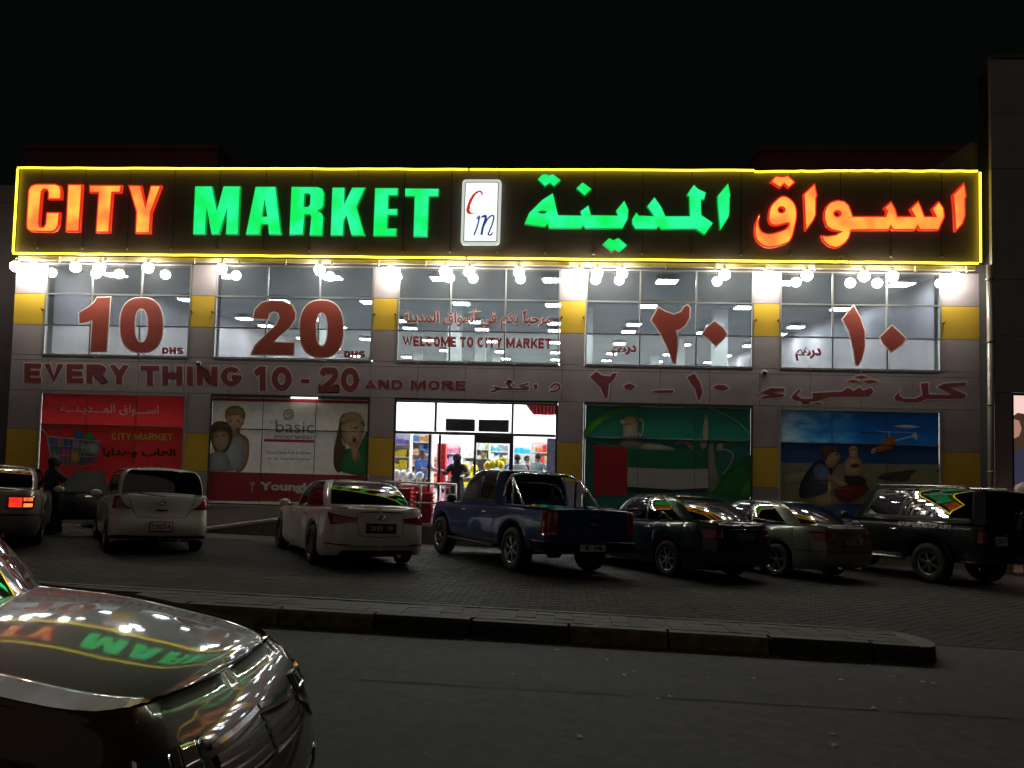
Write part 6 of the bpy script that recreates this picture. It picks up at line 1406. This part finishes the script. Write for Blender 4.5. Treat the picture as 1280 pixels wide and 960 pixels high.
# ---- white hatchback
def versa_x(c):
    for sd in (-1, 1):
        c.patch('tail_light', [('r', sd*.50, .80), ('s', -.60, .80), ('s', -.56, 1.0), ('r', sd*.735, 1.02)], taill, side=sd, nu=10, off=.012)
        c.seam([('r', sd*.60, 1.02), ('r', sd*.46, .74), ('r', sd*.40, .655), ('r', sd*.02, .65)], .009, sd)
        c.patch('lower_bumper', [('r', sd*.01, .27), ('s', -.45, .27), ('s', -.45, .33), ('r', sd*.01, .33)], trim, side=sd, nu=10, off=.006)
    q = c.surf(*c.locate('r', .05, .9))[0]
    mb = MB(); mb.lathe([(0, .035), (-.01, .045), (0, .055)], chrome, 'Y', 18, (0, q.y-.01, .92)); mb.box(-.06, .06, q.y-.014, q.y, .912, .928, chrome); mb.build('badge', c.o)
    box('tailgate_handle', -.10, .10, q.y-.03, q.y, .775, .80, trim, c.o, .006)
    c.plate_at(0, .50, '13054', w=.36, h=.15, col=(.6, .5, .52), tcol=(.12, .05, .09), frame=mat('plate_recess', (.08, .01, .02), .5))
    mb = MB(); mb.tube([(0, .05, 1.53), (0, -.02, 1.60)], [.02, .008], trim, 8); mb.build('aerial', c.o)
    mb = MB(); mb.tube([(0.02, -.80, 1.03), (-.25, -.77, 1.06), (-.42, -.74, 1.08)], .009, trim, 6); mb.build('rear_wiper', c.o); box('high_brake_light', -.16, .16, -.45, -.40, 1.475, 1.495, taill, c.o, .004)
    seats(c, (.35, 1.2), .55)
versa = Car(dict(W=1.70, wb=2.6, ro=.80, fo=.88, r=.305, tw=.19, sill=.2, rb=.26, fb=.2, tr=.965, tf=.93, cr=.26, cf=.5, br=.07, bf=.2, paint=white2, extra=versa_x,
    deck=[(-.8, 1.06), (-.4, 1.06), (.2, 1.02), (1.0, .98), (1.9, .96), (2.3, .93), (2.9, .84), (3.3, .72), (3.48, .6)],
    levels=[(0, .05, .10, .10), (.10, .012, .02, .03), (.25, .0, .0, .0), (.42, .0, .0, .0), (.5, .006, .06, .02), (.68, .012, .075, .05), (.8, .02, .085, .09), (.9, .03, .10, .14), (.965, .04, .12, .2), (1.0, .06, .14, .28)],
    cab=dict(base=(-.66, 2.15, .775), top=(-.28, 1.25, .58, 1.50), bow_rb=.05, bow_rt=.04, crown=.05, drop=.04, bulge=.035, ez=.88, ex=1.3, taper_r=.10, v0=.06, v1=.84, rv0=.03, rv1=.84, surround=trim,
             windows=[('quarter_window', .08, .17, .20, .13), ('side_window', .20, .50, .48, .22), ('side_window', .53, .93, .82, .51)]),
    mirror=(1.75, .98), spokes=7, handle_at=[(.45, .86), (1.4, .86)], handle_m=white2, seams=[[(.98, .93), (.95, .3)], [(1.80, .92), (1.84, .3)], [(.12, .98), (.36, .62)]]),
    'white five door hatchback with tinted tail window parked in front of the red sheet', (6.32, -5.25), R_ad(35), 'car')
# ---- dark green sedan
def camry_x(c):
    for sd in (-1, 1):
        c.patch('tail_light', [('r', sd*.52, .78), ('s', -.90, .76), ('s', -.84, .95), ('r', sd*.52, .94)], taill, side=sd, nu=10, off=.012)
        c.seam([('r', sd*.50, .985), ('r', sd*.50, .70), ('r', sd*.01, .66)], .01, sd); c.seam([('r', sd*.01, .60), ('s', -.9, .60), ('s', -.5, .58)], .02, sd, green_p, .012, 'bumper_edge')
        c.patch('clear_lens', [('r', sd*.54, .785), ('r', sd*.68, .785), ('r', sd*.68, .83), ('r', sd*.54, .83)], clearl, side=sd, off=.017)
    c.plate_at(0, .80, '', w=.42, h=.13, col=(.10, .09, .09)); mb = MB(); mb.tube([(.45, -1.1, .3), (.45, -1.22, .29)], .035, chrome, 12); mb.build('exhaust_tip', c.o)
    q = c.surf(*c.locate('r', .05, .93))[0]; box('chrome_strip', -.35, .35, q.y-.02, q.y, .925, .94, chrome, c.o, .004); seats(c, (.45, 1.35), .42)
camry = Car(sedan(W=1.81, wb=2.72, ro=1.12, fo=.96, r=.325, paint=green_p, extra=camry_x, spokes=7, deck=[(-1.12, .98), (-.95, 1.03), (-.55, 1.04), (-.2, 1.0), (.6, .97), (1.6, .94), (2.1, .94), (2.8, .88), (3.4, .78), (3.68, .62)],
    cabx=dict(base=(-.66, 2.1, .80), top=(.32, 1.3, .56, 1.455))), 'dark green sedan with a grey reflecting roof parked right of the blue pickup', (16.6, -4.5), R_ad(33))
# ---- grey green silver sedan
def silver_x(c):
    for sd in (-1, 1):
        c.patch('tail_light', [('r', sd*.45, .80), ('s', -.82, .74), ('s', -.74, .93), ('r', sd*.45, .92)], taill, side=sd, nu=10, off=.012); c.seam([('r', sd*.45, .98), ('r', sd*.45, .68), ('r', sd*.01, .64)], .01, sd)
        c.seam([('r', sd*.01, .56), ('s', -.9, .57), ('s', -.45, .56)], .016, sd, trim, .006, 'bumper_strip')
    c.plate_at(0, .74, '', w=.42, h=.13, col=(.2, .18, .16)); mb = MB(); mb.tube([(-.45, -1.05, .28), (-.45, -1.16, .27)], .03, chrome, 12); mb.build('exhaust_tip', c.o); seats(c, (.45, 1.3), .42)
silver = Car(sedan(W=1.77, wb=2.68, ro=1.08, fo=.92, r=.315, paint=silver_p, extra=silver_x, spokes=5, deck=[(-1.08, .97), (-.95, 1.02), (-.55, 1.03), (-.2, .99), (.6, .95), (1.6, .93), (2.1, .92), (2.8, .86), (3.3, .76), (3.6, .6)],
    cabx=dict(base=(-.60, 2.05, .78), top=(.28, 1.3, .54, 1.43), windows=[('side_window', .10, .50, .49, .20), ('side_window', .52, .93, .80, .51)])),
    'grey green silver sedan parked between the dark green sedan and the black off roader', (18.85, -3.45), R_ad(33))
# ---- black off roader
def patrol_x(c):
    for sd in (-1, 1):
        c.patch('tail_light', [('r', sd*.82, .86), ('s', -1.02, .86), ('s', -1.03, 1.10), ('r', sd*.84, 1.10)], taill, side=sd, nu=6, off=.012)
        c.patch('rear_bumper', [('r', sd*.01, .50), ('s', -.70, .50), ('s', -.70, .66), ('r', sd*.01, .66)], trim, side=sd, nu=12, off=.06)
        for a in (0, 2.97): c.seam([('s', a+.54*math.cos(math.pi*k/10), .42+.50*math.sin(math.pi*k/10)) for k in range(11)], .09, sd, black_p, .03, 'wheel_arch_flare')
        mb = MB(); mb.tube([(sd*.90, .55, .42), (sd*.98, .65, .42), (sd*.98, 2.35, .42), (sd*.90, 2.45, .42)], .035, chrome_dk, 8); mb.build('side_step', c.o)
        mb = MB(); mb.tube([(sd*.66, -.7, 1.86), (sd*.66, -.6, 1.90), (sd*.66, 1.3, 1.90), (sd*.66, 1.4, 1.86)], .018, chrome_dk, 8); mb.build('roof_rail', c.o)
        c.seam([('s', -.9, 1.10), ('s', .8, 1.10), ('s', 2.6, 1.08)], .03, sd, mat('side_moulding', (.03, .03, .03), .25, coat=1), .01, 'side_moulding')
        f, t, _ = c.locate('s', -.3, 1.02); q, n_ = c.surf(f, t, sd); mt = mat('decal_white', (.55, .55, .55), .5)
        ws = word('SUPER SAFARI', [(0, 1.155), (1.15, 1.155), (1.15, 1.07), (0, 1.07)], 0, mt, c.o, .0015, T=.24, gap=.12, name='decal_letter')
        for o in ws:
            o.rotation_euler = (0, 0, R_ad(-90 if sd < 0 else 90)); o.location = (sd*(.965+.012), .62 if sd < 0 else -.55, 0)
    q = c.surf(*c.locate('r', .05, 1.0))[0]; c.plate_at(-.42, .90, '28174', w=.34, h=.17, col=(.42, .40, .40), tcol=(.1, .1, .1)); mb = MB()
    mb.lathe([(-.0, .30), (-.02, .38), (-.12, .39), (-.17, .34), (-.18, .2), (-.19, .001)], black_p, 'Y', 28, (.25, q.y-.02, 1.12)); mb.build('spare_wheel_cover', c.o); c.seam([('r', -.14, 1.16), ('r', -.14, .7)], .01, 1); box('door_handle', -.25, -.12, q.y-.03, q.y, 1.0, 1.03, chrome, c.o, .005)
    seats(c, (.3, 1.2), .85); mb = MB(); mb.tube([(-.85, 2.35, 1.05), (-.87, 2.3, 1.55), (-.84, 2.2, 1.82)], .03, trim, 8); mb.build('snorkel', c.o) if False else None
patrol = Car(dict(W=1.93, wb=2.97, ro=1.13, fo=.86, r=.385, tw=.27, rimr=.60, gap=.08, sill=.45, rb=.48, fb=.46, tr=.98, tf=.95, cr=.14, cf=.3, br=.03, bf=.1, paint=black_p, extra=patrol_x, crown=.03, smooth=False,
    deck=[(-1.13, 1.20), (1.9, 1.17), (2.2, 1.16), (2.5, 1.15), (3.3, 1.10), (3.7, 1.03), (3.83, .9)],
    levels=[(0, .05, .02, .10), (.10, .012, .0, .03), (.25, 0, 0, 0), (.5, 0, 0, 0), (.62, .004, 0, .02), (.8, .012, 0, .03), (.92, .025, 0.01, .05), (1.0, .045, .02, .1)],
    cab=dict(base=(-1.10, 2.12, .87), top=(-1.0, 1.45, .685, 1.84), bow_rb=.03, bow_rt=.03, crown=.035, drop=.02, bulge=.01, ez=.95, ex=1.0, taper_r=.0, taper_f=.05, v0=.10, v1=.86, surround=trim, roofline=[(-1, 0), (1.5, 0)],
             windows=[('quarter_window', .03, .30, .30, .03), ('side_window', .33, .60, .585, .33), ('side_window', .625, .94, .87, .61)]),
    mirror=(1.9, 1.22), mirror_m=black_p, mirror_s=1.1, spokes=6, handle_at=[(.75, 1.0), (1.6, 1.0)], seams=[[(1.05, 1.15), (1.05, .5)], [(2.02, 1.14), (2.06, .5)], [(.02, 1.16), (.50, .95), (.52, .5)]]),
    'black boxy off roader with white side lettering parked at the right edge', (22.0, -3.1), R_ad(28.5), 'off roader', 'off_roader')
# ---- champagne saloon with glowing tail lights
glow = emis('lit_tail_lamp', (1.0, .012, .008), 1.05, (1.0, .05, .012), 9); glow2 = emis('lit_tail_lamp_hot', (1.0, .04, .01), 1.25, (1.0, .30, .04), 10)
def merc_x(c):
    for sd in (-1, 1):
        c.patch('tail_light_housing', [('r', sd*.38, .71), ('s', -1.0, .70), ('s', -.95, .93), ('r', sd*.38, .93)], taill, side=sd, nu=12, off=.010)
        c.patch('lit_lamp', [('r', sd*.42, .73), ('r', sd*.62, .73), ('r', sd*.62, .90), ('r', sd*.42, .90)], glow, side=sd, nu=6, off=.016)
        c.patch('lit_lamp', [('r', sd*.64, .735), ('s', -1.02, .735), ('s', -1.02, .80), ('r', sd*.64, .80)], glow2, side=sd, nu=8, off=.016); c.patch('lit_lamp', [('r', sd*.64, .84), ('s', -1.02, .84), ('s', -1.02, .90), ('r', sd*.64, .90)], glow2, side=sd, nu=8, off=.016)
        c.seam([('r', sd*.01, .60), ('s', -1.0, .60), ('s', -.4, .58)], .03, sd, trim, .006, 'bumper_strip')
    c.plate_at(0, .80, '', w=.5, h=.13); seats(c, (.5, 1.5), .42)
merc = Car(sedan(W=1.86, wb=3.0, ro=1.15, fo=.9, paint=champ_p, extra=merc_x, spokes=8, deck=[(-1.15, .98), (-1.0, 1.03), (-.55, 1.04), (-.2, 1.0), (.6, .97), (1.7, .95), (2.3, .95), (3.0, .90), (3.6, .80), (3.9, .66)],
    cabx=dict(base=(-.66, 2.3, .80), top=(.2, 1.55, .60, 1.42))), 'champagne saloon with glowing red tail lights at the left edge of the parking lot', (3.3, -5.62), R_ad(31))
# its open front passenger door
do = empty('open_door_shade', (0, 0, 0), '', ''); bpy.data.objects.remove(do)
dm = MB(); dm.box(-.04, .04, 0, 1.05, -.55, .05, black_p, .02); dm.tube([(0, 1.06, -.5), (0, 1.10, -.1), (0, 1.04, .06)], .03, champ_p, 8)
d1 = dm.build('door', merc.o); d1.location = (1.02, 2.02, .88); d1.rotation_euler = (0, 0, R_ad(-68)); d1['label'] = 'open black lined front door'
dm = MB(); dm.plate([[(0, .0), (1.0, .0), (.82, .42), (.30, .42)]], 0, .012, trim); dm.plate([[(-.03, -.01), (1.05, -.01), (.86, .47), (.26, .47)], [(.04, .02), (.96, .02), (.80, .40), (.32, .40)]], -.004, .02, trim)
g1 = dm.build('window', d1); g1.rotation_euler = (0, 0, R_ad(90)); g1.location = (0, 0, .05)
# ---- the near car on the road
def near_x(c):
    for sd in (-1, 1):
        c.patch('head_light', [('f', sd*.42, .60), ('s', 2.62, .62), ('s', 2.58, .76), ('f', sd*.44, .70)], clearl, side=sd, nu=20, nv=8, off=.01)
        c.patch('fog_light', [('f', sd*.52, .30), ('f', sd*.68, .32), ('f', sd*.68, .40), ('f', sd*.52, .38)], clearl, side=sd, off=.01)
        c.patch('grille', [('f', sd*.01, .52), ('f', sd*.38, .53), ('f', sd*.40, .63), ('f', sd*.01, .66)], trim, side=sd, nu=14, nv=8, off=.004); c.patch('lower_grille', [('f', sd*.01, .25), ('f', sd*.45, .25), ('f', sd*.42, .38), ('f', sd*.01, .38)], trim, side=sd, nu=14, off=.004)
        for a_, b_ in ((.47, .57), (.60, .69)): c.patch('lamp_reflector', [('f', sd*a_, .635), ('f', sd*b_, .64), ('f', sd*b_, .705), ('f', sd*a_, .695)], chrome, side=sd, nu=8, nv=5, off=.014)
        c.patch('marker_light', [('s', 2.2, .66), ('s', 2.32, .66), ('s', 2.32, .69), ('s', 2.2, .69)], amber, side=sd, off=.008)
        c.seam([('s', 2.0, .93), ('s', 2.6, .80), ('f', sd*.5, .68)], .01, sd)
        c.seam([('f', sd*.01, .68), ('f', sd*.40, .66)], .02, sd, chrome, .01, 'chrome_strip')
        for z_ in (.54, .57, .60, .63, .29, .33, .37): c.seam([('f', sd*.01, z_), ('f', sd*.39, z_)], .009, sd, chrome_dk, .012, 'grille_slat')
    mb = MB(); 
    for x in (-.25, .3): mb.tube([(x, 1.92, .965), (x+.5, 1.80, 1.0)], .008, trim, 6)
    mb.build('wiper', c.o); seats(c, (.35, 1.2), .5)
near_car = Car(dict(W=1.74, wb=2.55, ro=.78, fo=.82, r=.31, tw=.2, sill=.2, rb=.26, fb=.2, tr=.96, tf=.93, cr=.3, cf=.48, br=.07, bf=.2, paint=bronze_p, extra=near_x,
    deck=[(-.78, 1.04), (-.4, 1.04), (.4, 1.0), (1.4, .97), (2.0, .955), (2.4, .93), (2.9, .85), (3.15, .78), (3.37, .62)],
    cab=dict(base=(-.62, 2.12, .79), top=(-.2, 1.1, .58, 1.47), bow_rb=.05, bow_rt=.04, crown=.05, drop=.04, bulge=.035, ez=.88, ex=1.3, taper_r=.10, v0=.07, v1=.84, surround=trim,
             windows=[('quarter_window', .08, .17, .20, .13), ('side_window', .20, .50, .48, .22), ('side_window', .53, .93, .80, .51)]),
    mirror=(1.45, 1.0), mirror_m=trim, spokes=8, handle_at=[(.4, .86), (1.35, .86)], seams=[[(.95, .93), (.92, .3)], [(1.78, .92), (1.82, .3)]]),
    'bronze hatchback on the near side of the road at lower left, seen over its bonnet', (9.50, -16.5), R_ad(-90), 'car', 'car', group=None)
# ------------------------------------------------------------------ figures and goods outside at the left
gp_ = gz(3.2, -3.1)
person((2.85, -3.1, gp_), R_ad(150), 'woman in long black cloak and headscarf beside the champagne saloon', 1.66, (.008, .008, .009), None, abaya=True, hood=True, arms=((.9, .05), (.6, .1)), bend=(1.7, 1.5), skin=(.45, .3, .2))
def bundle(x, y, sc_, label, c=(.5, .5, .52), z=None):
    o = empty('wrapped_bundle', (x, y, gz(x, y)), label, 'bundle', 'plastic wrapped goods against the wall'); m_ = mat('plastic_wrap_%d' % int(c[2]*100), c, .25, .0, bump=.6, scale=5, var=.2)
    b_ = bmesh.new(); bmesh.ops.create_icosphere(b_, subdivisions=4, radius=1)
    for v in b_.verts:
        n_ = v.co.normalized(); k = max(abs(n_.x), abs(n_.y), abs(n_.z))**.6; v.co = n_/k*(1+.06*math.sin(9*n_.x+3*n_.z)+.05*math.sin(13*n_.z+5*n_.y)+.03*math.sin(23*n_.y+7*n_.x))
    mb = MB(); mb.bm(b_, m_, True, Matrix.Translation((0, 0, sc_[2]*.95)) @ Matrix.Diagonal((*sc_, 1))); mb.build('wrapping', o); return o
bundle(2.9, -.35, (.42, .35, .52), 'tall plastic wrapped bundle against the wall behind the woman in black'); bundle(3.75, -.5, (.35, .32, .40), 'silvery plastic wrapped bundle left of the white hatchback', (.55, .56, .58)); bundle(3.3, -.9, (.3, .3, .26), 'low crumpled plastic bundle on the paving in front of the others', (.6, .6, .62)); bundle(2.2, -.4, (.3, .3, .45), 'wrapped bundle behind the open car door', (.4, .4, .4))
o = empty('plastic_tub', (3.95, -.55, gz(3.95, -.55)+.78), 'bright blue plastic tub on top of the silvery bundle', 'tub'); MB().lathe([(0, .001), (0, .16), (.2, .22), (.22, .24), (.22, .215), (.03, .15), (.03, .001)], mat('blue_plastic', (.02, .14, .42), .35), 'Z', 20).build('tub', o); MB().tube([(.0, -.2, .2), (-.05, -.05, .34), (0, .18, .22)], .02, black, 6).build('tub_handle', o)
